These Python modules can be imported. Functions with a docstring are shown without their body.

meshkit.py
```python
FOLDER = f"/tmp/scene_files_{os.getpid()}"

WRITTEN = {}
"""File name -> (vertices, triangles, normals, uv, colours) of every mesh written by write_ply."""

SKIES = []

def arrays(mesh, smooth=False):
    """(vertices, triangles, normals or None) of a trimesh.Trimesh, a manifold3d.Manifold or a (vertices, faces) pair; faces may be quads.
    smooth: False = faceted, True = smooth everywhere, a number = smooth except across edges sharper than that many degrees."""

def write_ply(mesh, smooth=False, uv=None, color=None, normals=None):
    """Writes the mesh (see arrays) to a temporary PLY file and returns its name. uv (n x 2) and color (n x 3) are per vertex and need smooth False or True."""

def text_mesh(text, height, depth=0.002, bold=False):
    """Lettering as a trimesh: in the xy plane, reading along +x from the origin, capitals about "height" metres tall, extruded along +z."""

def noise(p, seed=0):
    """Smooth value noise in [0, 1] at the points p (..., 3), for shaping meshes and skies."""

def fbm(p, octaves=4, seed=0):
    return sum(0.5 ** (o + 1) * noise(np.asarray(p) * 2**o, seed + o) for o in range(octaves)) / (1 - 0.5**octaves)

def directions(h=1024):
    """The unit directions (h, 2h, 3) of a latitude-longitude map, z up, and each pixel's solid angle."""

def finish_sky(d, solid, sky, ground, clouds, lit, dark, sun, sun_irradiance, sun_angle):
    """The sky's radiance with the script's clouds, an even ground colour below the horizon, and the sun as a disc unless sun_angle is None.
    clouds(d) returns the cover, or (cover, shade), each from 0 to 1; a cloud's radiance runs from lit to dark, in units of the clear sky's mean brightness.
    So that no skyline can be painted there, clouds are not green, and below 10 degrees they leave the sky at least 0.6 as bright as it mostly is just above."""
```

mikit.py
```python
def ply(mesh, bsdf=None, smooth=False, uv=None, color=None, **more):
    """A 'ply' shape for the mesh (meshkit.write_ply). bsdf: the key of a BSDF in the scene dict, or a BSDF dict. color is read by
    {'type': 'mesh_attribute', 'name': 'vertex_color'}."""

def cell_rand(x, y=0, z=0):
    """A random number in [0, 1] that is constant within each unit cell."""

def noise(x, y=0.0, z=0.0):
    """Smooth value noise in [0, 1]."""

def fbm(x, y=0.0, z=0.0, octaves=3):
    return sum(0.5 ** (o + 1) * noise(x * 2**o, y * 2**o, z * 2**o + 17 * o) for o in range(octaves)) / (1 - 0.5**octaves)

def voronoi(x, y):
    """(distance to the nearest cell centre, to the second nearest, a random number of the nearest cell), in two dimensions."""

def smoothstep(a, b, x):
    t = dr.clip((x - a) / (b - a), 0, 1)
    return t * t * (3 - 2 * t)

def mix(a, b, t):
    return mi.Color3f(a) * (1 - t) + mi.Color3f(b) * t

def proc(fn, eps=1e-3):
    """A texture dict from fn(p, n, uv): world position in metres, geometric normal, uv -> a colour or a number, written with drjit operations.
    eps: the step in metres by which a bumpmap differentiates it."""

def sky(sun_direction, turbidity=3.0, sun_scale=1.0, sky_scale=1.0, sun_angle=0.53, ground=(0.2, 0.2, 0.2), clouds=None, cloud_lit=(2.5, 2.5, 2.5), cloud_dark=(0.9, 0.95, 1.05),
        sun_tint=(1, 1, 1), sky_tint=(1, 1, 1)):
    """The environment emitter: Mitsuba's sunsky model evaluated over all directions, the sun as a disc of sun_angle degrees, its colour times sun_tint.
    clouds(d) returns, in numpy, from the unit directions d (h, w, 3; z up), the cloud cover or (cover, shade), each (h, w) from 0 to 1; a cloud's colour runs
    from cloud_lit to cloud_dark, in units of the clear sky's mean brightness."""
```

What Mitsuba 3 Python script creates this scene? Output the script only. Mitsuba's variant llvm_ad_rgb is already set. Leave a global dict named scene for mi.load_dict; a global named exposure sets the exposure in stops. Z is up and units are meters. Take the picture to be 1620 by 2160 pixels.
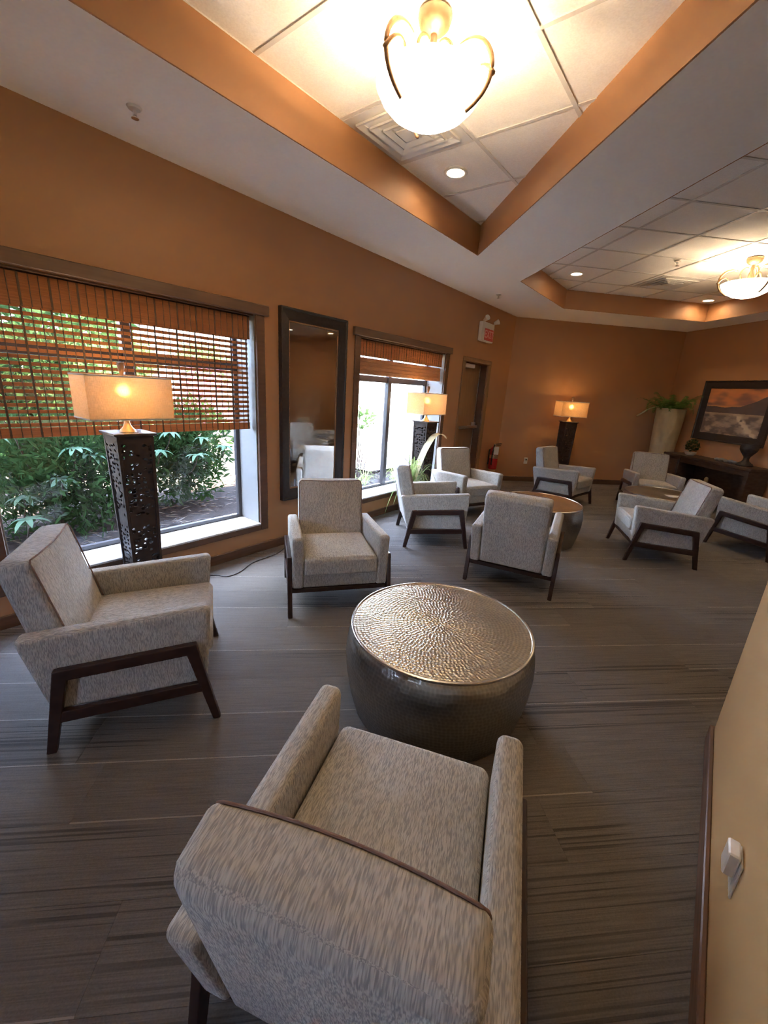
import math, random
import numpy as np, trimesh, drjit as dr, mitsuba as mi
import manifold3d as m3
import shapely
from shapely.geometry import Polygon, LineString, box as sbox
from shapely import affinity
import mikit, meshkit
from scipy.interpolate import CubicSpline
from mikit import proc, noise, fbm, voronoi, cell_rand, smoothstep, mix

random.seed(7)
RNG = np.random.default_rng(7)
T = mi.ScalarTransform4f
scene, labels = {}, {}
PI = math.pi
S2 = math.sqrt(0.5)

# ------------------------------------------------------------------ camera, sky, exposure
CAM = np.array([3.1226, 0.0, 1.55])
YAW, PITCH, ROLL, FPX = 0.6567, 0.2908, 0.0647, 873.36
_f = np.array([-math.sin(YAW) * math.cos(PITCH), math.cos(YAW) * math.cos(PITCH), -math.sin(PITCH)])
_r = np.cross(_f, [0, 0, 1]); _r /= np.linalg.norm(_r)
_u = np.cross(_r, _f)
_up = -_r * math.sin(ROLL) + _u * math.cos(ROLL)
scene['camera'] = {'type': 'perspective', 'fov': 2 * math.degrees(math.atan(810 / FPX)), 'fov_axis': 'x', 'near_clip': 0.02, 'far_clip': 200.0,
                   'to_world': T().look_at(origin=CAM.tolist(), target=(CAM + _f).tolist(), up=_up.tolist())}
exposure = 2.9
def clouds(d):
    c = meshkit.fbm(np.stack([d[..., 0] / (d[..., 2] + .25), d[..., 1] / (d[..., 2] + .25), d[..., 2] * 0], -1) * 1.6, 4, 3)
    return np.clip(.45 + (c - .45) * 1.5, 0, .85), np.clip((c - .5) * 2, 0, .4)
SKY = 41.0
scene['sky'] = mikit.sky((0.30, 0.62, 0.72), turbidity=3.0, sun_scale=SKY * .55, sky_scale=SKY, clouds=clouds, cloud_lit=(1.75, 1.95, 2.3),
                         cloud_dark=(1.1, 1.25, 1.5), sky_tint=(.82, 1.0, 1.25), ground=(.12, .11, .09))
WARM = np.array([1.0, .74, .47])
AMBER = np.array([1.0, .60, .25])
L_BOWL, L_CUP, L_DOWN, L_BULB = 1.4, 115.0, 31.0, 22.0

def emit(scale, tint=WARM):
    return {'type': 'area', 'radiance': {'type': 'rgb', 'value': (np.array(tint) * scale).tolist()}}

# ------------------------------------------------------------------ materials
def rgb(c): return {'type': 'rgb', 'value': list(map(float, c))}
def mat(key, color, rough=.6, metallic=0., **kw):
    c = color if isinstance(color, dict) else rgb(color)
    scene[key] = {'type': 'twosided', 'b': {'type': 'principled', 'base_color': c, 'roughness': rough, 'metallic': metallic, **kw}}
def matbump(key, color, rough, fn, scale, eps=1e-3, **kw):
    c = color if isinstance(color, dict) else rgb(color)
    scene[key] = {'type': 'twosided', 'b': {'type': 'bumpmap', 'arbitrary': proc(fn, eps), 'scale': scale,
                                            'b': {'type': 'principled', 'base_color': c, 'roughness': rough, **kw}}}

mat('mat_paint', proc(lambda p, n, uv: mix((.35, .175, .076), (.39, .20, .090), fbm(p.x * 2.1, p.y * 2.1, p.z * 2.1))), .55)
mat('mat_tan', (.36, .21, .082), .55)
mat('mat_ceiling', proc(lambda p, n, uv: mix((.80, .77, .73), (.86, .83, .79), noise(p.x * 90, p.y * 90, p.z * 90))), .85)
mat('mat_tile', proc(lambda p, n, uv: mix((.78, .75, .70), (.86, .83, .78), noise(p.x * 160, p.y * 160))), .9)
mat('mat_grid', (.62, .59, .54), .6)
def f_wood(dark, lite):
    def fn(p, n, uv):
        w = fbm(p.x * 7, p.y * 7, p.z * 60, 3)
        return mix(dark, lite, w)
    return fn
mat('mat_trim', proc(f_wood((.060, .030, .017), (.105, .055, .032))), .42)
mat('mat_header', proc(lambda p, n, uv: mix((.065, .035, .018), (.115, .064, .035), fbm(p.x * 40, p.y * 5, p.z * 60, 3))), .5)
mat('mat_door', proc(lambda p, n, uv: mix((.155, .085, .038), (.21, .12, .058), fbm(p.x * 50, p.y * 40, p.z * 4, 3))), .45)
mat('mat_chairwood', proc(lambda p, n, uv: mix((.014, .007, .006), (.032, .015, .011), fbm(p.x * 30, p.y * 30, p.z * 30, 3))), .3)
mat('mat_darkwood', proc(lambda p, n, uv: mix((.020, .012, .009), (.042, .026, .018), fbm(p.x * 20, p.y * 20, p.z * 40, 3))), .38)
mat('mat_frameblack', proc(lambda p, n, uv: mix((.010, .009, .010), (.026, .022, .021), fbm(p.x * 60, p.y * 60, p.z * 60, 3))), .45, specular=.3)
mat('mat_bronze', (.035, .032, .032), .35)
mat('mat_sill', (.62, .62, .62), .35)
mat('mat_jamb', (.15, .145, .135), .5)
def f_fabric(p, n, uv):
    def strand(f, g, k):
        x = uv.x * f; i = dr.floor(x)
        a = noise(i * 7.31 + k, uv.y * g + 40 * cell_rand(i, k)); b = noise((i + 1) * 7.31 + k, uv.y * g + 40 * cell_rand(i + 1, k))
        return dr.lerp(a, b, smoothstep(0, 1, x - i))
    a = strand(640, 105, 3); b = strand(430, 60, 11)
    c = fbm(uv.x * 7, uv.y * 7, 0, 2)
    t = smoothstep(.22, .78, a * .55 + b * .45)
    return mix((.225, .215, .193), (.425, .398, .342), t) * (0.92 + .16 * c)
mat('mat_fabric', proc(f_fabric), .9, sheen=.25)
mat('mat_piping', (.13, .075, .055), .8)
V0 = -0.013
def f_carpet(p, n, uv):
    u = (p.x + p.y) * S2; v = (p.y - p.x) * S2 - V0
    row = dr.floor(v / .25)
    uu = u + cell_rand(row, 3) * 1.0
    col = dr.floor(uu)
    k = cell_rand(row, col, 5)
    fv = v - row * .25
    base = mix((.082, .072, .061), (.098, .087, .074), k)
    strand = noise(u * 9, v * 420)
    grain = noise(u * 300, v * 420, 3)
    base = base * (.72 + .34 * strand + .22 * grain)
    patch = smoothstep(.52, .70, noise(u * .9 + 11, v * 3.4))
    lines = smoothstep(.60, .80, noise(u * 1.3 + 40 * cell_rand(row, col, 9), v * 150))
    base = base * (1 - .55 * patch * lines)
    edge = dr.select((fv < .006) & (cell_rand(row, dr.floor(uu * 1.0), 12) > .42), 1.0, 0.0)
    return mix(base, (.22, .195, .17), edge * .85)
matbump('mat_carpet', proc(f_carpet), .95, lambda p, n, uv: noise((p.x + p.y) * 150, (p.y - p.x) * 300), .0012)
def f_shade(p, n, uv):
    a = noise(p.x * 500, p.y * 500, p.z * 60); b = noise(p.x * 60, p.y * 60, p.z * 520)
    return mix((.46, .29, .135), (.70, .48, .26), a * .5 + b * .5)
scene['mat_shade'] = {'type': 'principledthin', 'base_color': proc(f_shade), 'roughness': .32, 'diff_trans': .6, 'spec_trans': .12}
scene['mat_reed'] = {'type': 'principledthin', 'base_color': proc(lambda p, n, uv: mix((.24, .105, .048), (.44, .21, .10), fbm(p.y * 6, p.z * 420, p.x * 3, 2))), 'roughness': .7, 'diff_trans': .7}
mat('mat_reed_thick', proc(lambda p, n, uv: mix((.24, .105, .048), (.44, .21, .10), fbm(p.y * 30, p.z * 420, 0, 2))), .7)
mat('mat_cord', (.07, .045, .028), .8)
mat('mat_brass', (.72, .55, .34), .35, 1.0)
mat('mat_bronze_gold', proc(lambda p, n, uv: mix((.15, .08, .04), (.30, .18, .095), fbm(p.x * 45, p.y * 45, p.z * 45))), .4, .55)
mat('mat_canopy', proc(lambda p, n, uv: mix((.055, .032, .016), (.11, .066, .034), fbm(p.x * 30, p.y * 30, p.z * 30))), .5, .3)
mat('mat_white', (.72, .70, .66), .5)
mat('mat_whitemetal', (.60, .58, .55), .55)
mat('mat_chrome', (.62, .60, .57), .22, 1.0)
mat('mat_red', (.36, .02, .016), .3)
mat('mat_black', (.012, .012, .012), .4)
mat('mat_carved', proc(lambda p, n, uv: mix((.012, .008, .006), (.032, .019, .013), fbm(p.x * 30, p.y * 30, p.z * 30))), .55, specular=.3)
mat('mat_stone_finial', (.17, .10, .06), .4)
mat('mat_hammered', {'type': 'mesh_attribute', 'name': 'vertex_color'}, .26, 1.0)   # random tone, with shading painted darker into the hammer marks
mat('mat_rim', (.70, .67, .62), .25, 1.0)
scene['mat_mirror'] = {'type': 'twosided', 'b': {'type': 'conductor', 'specular_reflectance': rgb((.72, .70, .66)), 'material': 'none'}}
scene['mat_glass'] = {'type': 'thindielectric', 'int_ior': 1.5}
def f_glow(p, n, uv): return mix((.9, .8, .6), (.8, .65, .45), fbm(p.x * 14, p.y * 14, p.z * 14))
mat('mat_alabaster', proc(f_glow), .4)
mat('mat_planter', proc(lambda p, n, uv: mix((.29, .215, .105), (.50, .39, .21), fbm(p.x * 14, p.y * 14, p.z * 5, 4))), .5)
def leafmat(key, a, b, dt=.7, rough=.35):
    scene[key] = {'type': 'principledthin', 'base_color': proc(lambda p, n, uv: mix(a, b, noise(p.x * 9, p.y * 9, p.z * 9))), 'roughness': rough, 'diff_trans': dt}
leafmat('mat_leaf_dark', (.006, .016, .005), (.022, .046, .015), .8)
leafmat('mat_leaf_rhodo', (.05, .11, .075), (.11, .185, .12), .6, .22)
leafmat('mat_leaf_light', (.04, .08, .02), (.09, .14, .045), .9)
leafmat('mat_leaf_fern', (.05, .11, .022), (.13, .21, .05), .7)
leafmat('mat_leaf_grass', (.14, .22, .06), (.34, .40, .17), .8)
leafmat('mat_leaf_dry', (.50, .42, .24), (.62, .54, .36), .8)
leafmat('mat_flower', (.75, .16, .28), (.85, .32, .42), .9)
mat('mat_bark', (.030, .023, .018), .9)
def f_mulch(p, n, uv):
    d1, d2, k = voronoi(p.x * 26, p.y * 26)
    e1, e2, k2 = voronoi(p.x * 75 + 5, p.y * 75)
    c = mix((.0055, .0038, .003), (.021, .0155, .0125), k * .6 + k2 * .4)
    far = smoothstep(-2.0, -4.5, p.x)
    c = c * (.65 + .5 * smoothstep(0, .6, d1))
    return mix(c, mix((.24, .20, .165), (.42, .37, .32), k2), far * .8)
matbump('mat_mulch', proc(f_mulch), .95, lambda p, n, uv: fbm(p.x * 40, p.y * 40, 0, 3), .02, specular=.08)
mat('mat_straw', (.07, .052, .034), .8)
mat('mat_path', (.56, .53, .48), .9)
mat('mat_trail', (.55, .50, .42), .9)

# ------------------------------------------------------------------ helpers
def key_for(base):
    if base not in scene and not any(k.startswith(base + '__') for k in labels_used): return base
    i = 1
    while f'{base}_{i:03d}' in scene or f'{base}_{i:03d}' in labels_used: i += 1
    return f'{base}_{i:03d}'
labels_used = set()
_cnt = {}
def number(base):
    c = _cnt.get(base, 0); _cnt[base] = c + 1
    return base if c == 0 else f'{base}_{c:03d}'
def thing(name, label=None, cat=None, group=None, kind=None):
    k = number(name)
    d = {}
    if label: d['label'] = label
    if cat: d['category'] = cat
    if group: d['group'] = group
    if kind: d['kind'] = kind
    labels[k] = d
    return k
def put(key, mesh, bsdf, smooth=False, xf=None, label=None, kind=None, **kw):
    s = mesh if isinstance(mesh, dict) else mikit.ply(mesh, bsdf, smooth=smooth, **kw)
    s = dict(s)
    if isinstance(mesh, dict) and bsdf is not None: s['bsdf'] = {'type': 'ref', 'id': bsdf}
    if xf is not None: s['to_world'] = xf
    scene[key] = s
    if label or kind:
        labels[key] = {**labels.get(key, {}), **({'label': label} if label else {}), **({'kind': kind} if kind else {})}
    return key
def part(parent, name, mesh, bsdf, smooth=False, **kw):
    return put(number(f'{parent}__{name}'), mesh, bsdf, smooth, **kw)
def M(v, f): return trimesh.Trimesh(np.asarray(v, float), np.asarray(f), process=False)
def cat(ms): return trimesh.util.concatenate(ms)
def bx(x0, x1, y0, y1, z0, z1, bevel=0.003):
    """box with chamfered edges (44 triangles)"""
    x0, x1 = min(x0, x1), max(x0, x1); y0, y1 = min(y0, y1), max(y0, y1); z0, z1 = min(z0, z1), max(z0, z1)
    b = min(bevel, (x1 - x0) * .4, (y1 - y0) * .4, (z1 - z0) * .4)
    if b <= 0:
        m = trimesh.creation.box((x1 - x0, y1 - y0, z1 - z0)); m.apply_translation(((x0 + x1) / 2, (y0 + y1) / 2, (z0 + z1) / 2)); return m
    pts = []
    for sx in (0, 1):
        for sy in (0, 1):
            for sz in (0, 1):
                p = np.array([(x0, x1)[sx], (y0, y1)[sy], (z0, z1)[sz]])
                d = np.array([1 - 2 * sx, 1 - 2 * sy, 1 - 2 * sz]) * b
                pts += [p + d * [0, 1, 1], p + d * [1, 0, 1], p + d * [1, 1, 0]]
    return trimesh.convex.convex_hull(np.array(pts))
def hull(pts, r, seg=16):
    """rounded convex body: hull of spheres"""
    r = np.broadcast_to(r, (len(pts),))
    m = m3.Manifold.batch_hull([m3.Manifold.sphere(float(q), seg).translate(tuple(map(float, p))) for p, q in zip(pts, r)])
    k = m.to_mesh()
    return M(np.array(k.vert_properties[:, :3]), np.array(k.tri_verts))
def at(mesh, x, y, ang=0., z=0.):
    m = mesh.copy(); m.apply_transform(trimesh.transformations.rotation_matrix(ang, [0, 0, 1])); m.apply_translation((x, y, z)); return m
def X(x, y, ang=0., z=0.): return T().translate([x, y, z]).rotate([0, 0, 1], math.degrees(ang))
def lathe(prof, n=48):
    prof = np.asarray(prof, float); k = len(prof)
    a = np.linspace(0, 2 * PI, n + 1)
    v = np.stack([np.outer(np.cos(a), prof[:, 0]), np.outer(np.sin(a), prof[:, 0]), np.tile(prof[:, 1], (n + 1, 1))], -1).reshape(-1, 3)
    i, j = np.meshgrid(np.arange(n), np.arange(k - 1), indexing='ij')
    q = np.stack([i * k + j, (i + 1) * k + j, (i + 1) * k + j + 1, i * k + j + 1], -1).reshape(-1, 4)
    f = np.vstack([q[:, [0, 1, 2]], q[:, [0, 2, 3]]])
    m = M(v, f); m.merge_vertices(); m.update_faces(m.nondegenerate_faces()); 
    return m
def tube(pts, r, sides=8, closed_ends=True):
    p = np.asarray(pts, float); r = np.broadcast_to(r, (len(p),))
    t = np.gradient(p, axis=0); t /= np.linalg.norm(t, axis=1, keepdims=True) + 1e-12
    ref = np.array([0, 0, 1.]) if abs(t[:, 2]).mean() < .8 else np.array([1., 0, 0])
    a = np.cross(t, ref); a /= np.linalg.norm(a, axis=1, keepdims=True) + 1e-9
    b = np.cross(t, a)
    ang = np.arange(sides) * 2 * PI / sides
    v = (p[:, None] + r[:, None, None] * (np.cos(ang)[None, :, None] * a[:, None] + np.sin(ang)[None, :, None] * b[:, None])).reshape(-1, 3)
    i, j = np.meshgrid(np.arange(len(p) - 1), np.arange(sides), indexing='ij')
    q = np.stack([i * sides + j, i * sides + (j + 1) % sides, (i + 1) * sides + (j + 1) % sides, (i + 1) * sides + j], -1).reshape(-1, 4)
    f = [q[:, [0, 2, 1]], q[:, [0, 3, 2]]]
    if closed_ends:
        v = np.vstack([v, p[0], p[-1]]); k = len(v); e = (len(p) - 1) * sides; s = np.arange(sides)
        f += [np.stack([s, (s + 1) % sides, s * 0 + k - 2], 1), np.stack([e + (s + 1) % sides, e + s, s * 0 + k - 1], 1)]
    return M(v, np.vstack(f))
def bez(*P, n=16):
    P = np.asarray(P, float); t = np.linspace(0, 1, n)[:, None]
    out = 0; k = len(P) - 1
    for i in range(k + 1): out = out + math.comb(k, i) * (1 - t) ** (k - i) * t ** i * P[i]
    return out
def extr(poly, h): return trimesh.creation.extrude_polygon(poly, h, engine='earcut')
def wall_on(poly, p0, ang, thick):
    """poly in (along, z); stands with its face on the line from p0 along ang, its thickness to the left of it"""
    m = extr(poly, thick)
    v = m.vertices; d = np.array([math.cos(ang), math.sin(ang)]); n = np.array([-d[1], d[0]])
    w = np.stack([p0[0] + d[0] * v[:, 0] + n[0] * v[:, 2], p0[1] + d[1] * v[:, 0] + n[1] * v[:, 2], v[:, 1]], 1)
    m = M(w, m.faces)
    m.fix_normals()
    return m
def ply_uv(mesh, bsdf, uvfn, angle=38):
    """unwelded corners with their own smooth normals and the uv of their face"""
    if angle is True: sm = mesh.copy()
    else: sm = trimesh.graph.smooth_shade(mesh, angle=math.radians(angle), facet_minarea=None)
    v, f, n = meshkit.arrays(sm, True)
    tri = v[f]; fn = np.cross(tri[:, 1] - tri[:, 0], tri[:, 2] - tri[:, 0]); fn /= np.linalg.norm(fn, axis=1, keepdims=True) + 1e-12
    pos = tri.reshape(-1, 3); nr = n[f].reshape(-1, 3); fr = np.repeat(fn, 3, 0)
    path = meshkit.write_ply((pos, np.arange(len(pos)).reshape(-1, 3)), False, uvfn(pos, fr), None, nr)
    s = {'type': 'ply', 'filename': path, 'face_normals': False}
    if bsdf: s['bsdf'] = {'type': 'ref', 'id': bsdf}
    return s

# ------------------------------------------------------------------ the room shell
HC, HT = 2.85, 3.10
BC = np.array([0, 7.4]); CC = np.array([2.277, 9.677])
RE = CC + np.array([S2, -S2]) * 2.9; RF = RE + np.array([S2, S2]) * 2.47
ROOM = Polygon([(0, -3), (9, -3), (9, 15.46 - 9), tuple(RF), tuple(RE), tuple(CC), tuple(BC)])
def structure(key, label, cat_): labels[key] = {'label': label, 'category': cat_, 'kind': 'structure'}

# floor: base slab and carpet planks, 0.25 m wide, laid at 45 degrees to the window wall
structure('floor', 'grey-brown striated carpet planks laid diagonally across the lounge', 'floor')
put('floor', M(*(lambda m: (m.vertices - [0, 0, .06], m.faces))(extr(ROOM.buffer(.3, join_style=2), .053))), 'mat_carpet')
near = sbox(-1, -.8, 6.5, 12)
rest = []
for row in range(-30, 42):
    v0 = V0 + row * .25
    # the same hash as the material, so that a plank's joints meet its tone
    off = float(np.array(cell_rand(mi.Float(row), mi.Float(3)))[0])
    for col in range(-8, 16):
        u0 = col - off
        g = .0004
        quad = [(u0 + g, v0 + g), (u0 + 1 - g, v0 + g), (u0 + 1 - g, v0 + .25 - g), (u0 + g, v0 + .25 - g)]
        P4 = Polygon([(S2 * (u - v), S2 * (u + v)) for u, v in quad])
        if P4.distance(ROOM) > 0: continue
        P4 = P4.intersection(ROOM)
        if P4.is_empty or P4.area < .002: continue
        if P4.geom_type != 'Polygon': continue
        m = extr(P4, .007); m.apply_translation((0, 0, -.007))
        c = P4.centroid
        ray = np.array([c.x, c.y, 0]) - CAM; zc = ray @ _f
        seen = zc > .2 and abs(ray @ (_r)) < zc * 1.15 and abs(ray @ _u) < zc * 1.5 and c.x < 5 and c.y > -.2
        if seen: part('floor', 'plank', m, 'mat_carpet')
        else: rest.append(m)
part('floor', 'outer_planks', cat(rest), 'mat_carpet', kind='stuff')

# window wall with two windows and a door
W1 = (.42, 2.178); W2 = (3.45, 5.20); SILL, HEAD = .285, 2.05; DOOR = (5.76, 6.52)
lw = Polygon([(-3, -.06), (7.4, -.06), (7.4, 3.25), (-3, 3.25)], [
    [(W1[0], SILL - .02), (W1[1], SILL - .02), (W1[1], HEAD), (W1[0], HEAD)],
    [(W2[0], SILL - .02), (W2[1], SILL - .02), (W2[1], HEAD), (W2[0], HEAD)]])
lw = lw.difference(sbox(DOOR[0], -.05, DOOR[1], 2.0))
structure('wall_left', 'terracotta painted wall with two windows and the exit door', 'wall')
put('wall_left', wall_on(lw, (0, 0), PI / 2, .33), 'mat_paint')
structure('wall_back', 'terracotta painted wall behind the far floor lamp', 'wall')
LB = 3.2198
put('wall_back', wall_on(sbox(-.1, -.06, LB, 3.25), BC, PI / 4, .2), 'mat_paint')
structure('wall_right', 'terracotta painted wall with the framed landscape picture', 'wall')
put('wall_right', wall_on(sbox(-.2, -.06, 2.9, 3.25), CC, -PI / 4, .2), 'mat_paint')
structure('wall_side', 'terracotta painted wall on the far side of the lounge', 'wall')
put('wall_side', wall_on(sbox(-3, -.06, 6.6, 3.25), (9.2, 0), PI / 2, .2), 'mat_paint')
structure('wall_rear', 'terracotta painted wall behind the viewer', 'wall')
RW3 = (1.5, 2.4, 1.5, 2.05)  # opening for an unseen window, added to light surfaces facing the viewer
put('wall_rear', wall_on(sbox(-.4, -.06, 9.2, 3.25).difference(sbox(*[RW3[i] for i in (0, 2, 1, 3)])), (0, -3.2), 0, .2), 'mat_paint')
structure('window_3', 'small high window added unseen behind the viewer for fill daylight', 'window')
for a, b, c_, d_ in ((RW3[0], RW3[0] + .05, RW3[2], RW3[3]), (RW3[1] - .05, RW3[1], RW3[2], RW3[3]), (1.93, 1.97, RW3[2] + .05, RW3[3] - .05), (RW3[0] + .05, RW3[1] - .05, RW3[2], RW3[2] + .05), (RW3[0] + .05, RW3[1] - .05, RW3[3] - .05, RW3[3])):
    put(number('window_3__frame_bar'), bx(a, b, -3.13, -3.08, c_, d_, .004), 'mat_bronze')
for a, b in ((RW3[0] + .05, 1.93), (1.97, RW3[1] - .05)):
    put(number('window_3__pane'), M([(a, -3.1, RW3[2] + .05), (b, -3.1, RW3[2] + .05), (b, -3.1, RW3[3] - .05), (a, -3.1, RW3[3] - .05)], [[0, 1, 2], [0, 2, 3]]), 'mat_glass')
structure('lawn', 'lawn behind the building', 'lawn')
put('lawn', bx(-.3, 30, -30, -3.25, -.2, .0, 0), 'mat_lawn')
mat('mat_lawn', (.10, .14, .05), .9)
structure('wall_alcove', 'terracotta painted wall of the alcove seen in the mirror', 'wall')
put('wall_alcove', cat([wall_on(sbox(0, -.06, 2.47, 3.25), RE, PI / 4, .2), wall_on(sbox(-.2, -.06, 4.3, 3.25), RF, -PI / 4, .2)]), 'mat_paint')
structure('wall_partition', 'tan painted partition wall in the right foreground', 'wall')
put('wall_partition', bx(3.43, 3.58, -2.99, 2.297, .0, HC, .004), 'mat_tan')
structure('roof', 'unseen flat roof added over the lounge to block the sky and cast shade', 'roof')
put('roof', bx(-.75, 9.4, -3.3, 10.2, 3.26, 3.46, .01), 'mat_white')  # unseen slab, added to shade the garden and stop sky leaking in

# ceilings: soffit with two trays
TR1 = Polygon([(.885, 4.147), (.885, -1.2), (3.2, -1.2), (3.2, 1.832)])
def uvp(s, d): return ((s + d) / 2, (s - d) / 2)      # s = x+y, d = x-y
TR2 = Polygon([uvp(6.12, -4.32), uvp(6.12, 3.2), uvp(11.22, 3.2), uvp(11.22, -6.08), (.9, 6.95)])
structure('ceiling', 'off-white dropped ceiling with two recessed trays of square tiles', 'ceiling')
SOFF_CANS = [(5.55, 8.40), (6.20, 7.55)]
soff = ROOM.difference(TR1).difference(TR2).difference(shapely.union_all([shapely.Point(*d).buffer(.066, 12) for d in SOFF_CANS]))
put('ceiling', M(*(lambda m: (m.vertices + [0, 0, HC], m.faces))(extr(soff, .03))), 'mat_ceiling')
def riser(poly):
    ring = poly.difference(poly.buffer(-.010, join_style=2))
    m = extr(ring, HT - HC + .03); m.apply_translation((0, 0, HC + .0005)); return m
for tr in (TR1, TR2): part('ceiling', 'tray_riser', riser(tr), 'mat_paint', label='terracotta painted vertical edge of a ceiling tray')
DOWNS = [(1.18, 3.12), (1.25, 6.15), (2.565, 8.33), (3.55, 3.65), (5.1, 5.6), (2.45, .55), (4.5, 4.3)]  # last two are unseen, added to brighten the nearest chair and the carpet
CANS = shapely.union_all([shapely.Point(*d).buffer(.066, 12) for d in DOWNS])
def tray_grid(poly, ang, o):
    """tiles of 0.61 m in a frame turned by ang about o"""
    loc = affinity.rotate(affinity.translate(poly, -o[0], -o[1]), -ang, origin=(0, 0), use_radians=True)
    x0, y0, x1, y1 = loc.bounds; g = .61
    back = lambda q: affinity.translate(affinity.rotate(q, ang, origin=(0, 0), use_radians=True), o[0], o[1])
    for i in range(math.floor(x0 / g), math.ceil(x1 / g)):
        for j in range(math.floor(y0 / g), math.ceil(y1 / g)):
            c = sbox(i * g + .009, j * g + .009, i * g + g - .009, j * g + g - .009).intersection(loc)
            if c.is_empty or c.area < .0015 or c.geom_type != 'Polygon': continue
            m = extr(back(c).difference(CANS), .02); m.apply_translation((0, 0, HT + .006))
            part('ceiling', 'tile', m, 'mat_tile')
    for i in range(math.floor(x0 / g), math.ceil(x1 / g) + 1):
        c = sbox(i * g - .012, y0, i * g + .012, y1).intersection(loc)
        for q in getattr(c, 'geoms', [c]):
            if q.geom_type == 'Polygon' and q.area > .001:
                m = extr(back(q), .024); m.apply_translation((0, 0, HT)); part('ceiling', 'grid_bar', m, 'mat_grid')
    for j in range(math.floor(y0 / g), math.ceil(y1 / g) + 1):
        c = sbox(x0, j * g - .012, x1, j * g + .012).intersection(loc)
        for q in getattr(c, 'geoms', [c]):
            if q.geom_type == 'Polygon' and q.area > .001:
                m = extr(back(q), .024); m.apply_translation((0, 0, HT + .0005)); part('ceiling', 'grid_bar', m, 'mat_grid')
    for a in ():
        pass
tray_grid(TR1, 0, (.885, 2.205))
tray_grid(TR2, PI / 4, uvp(4.945 / S2, -1.94 / S2))

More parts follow.
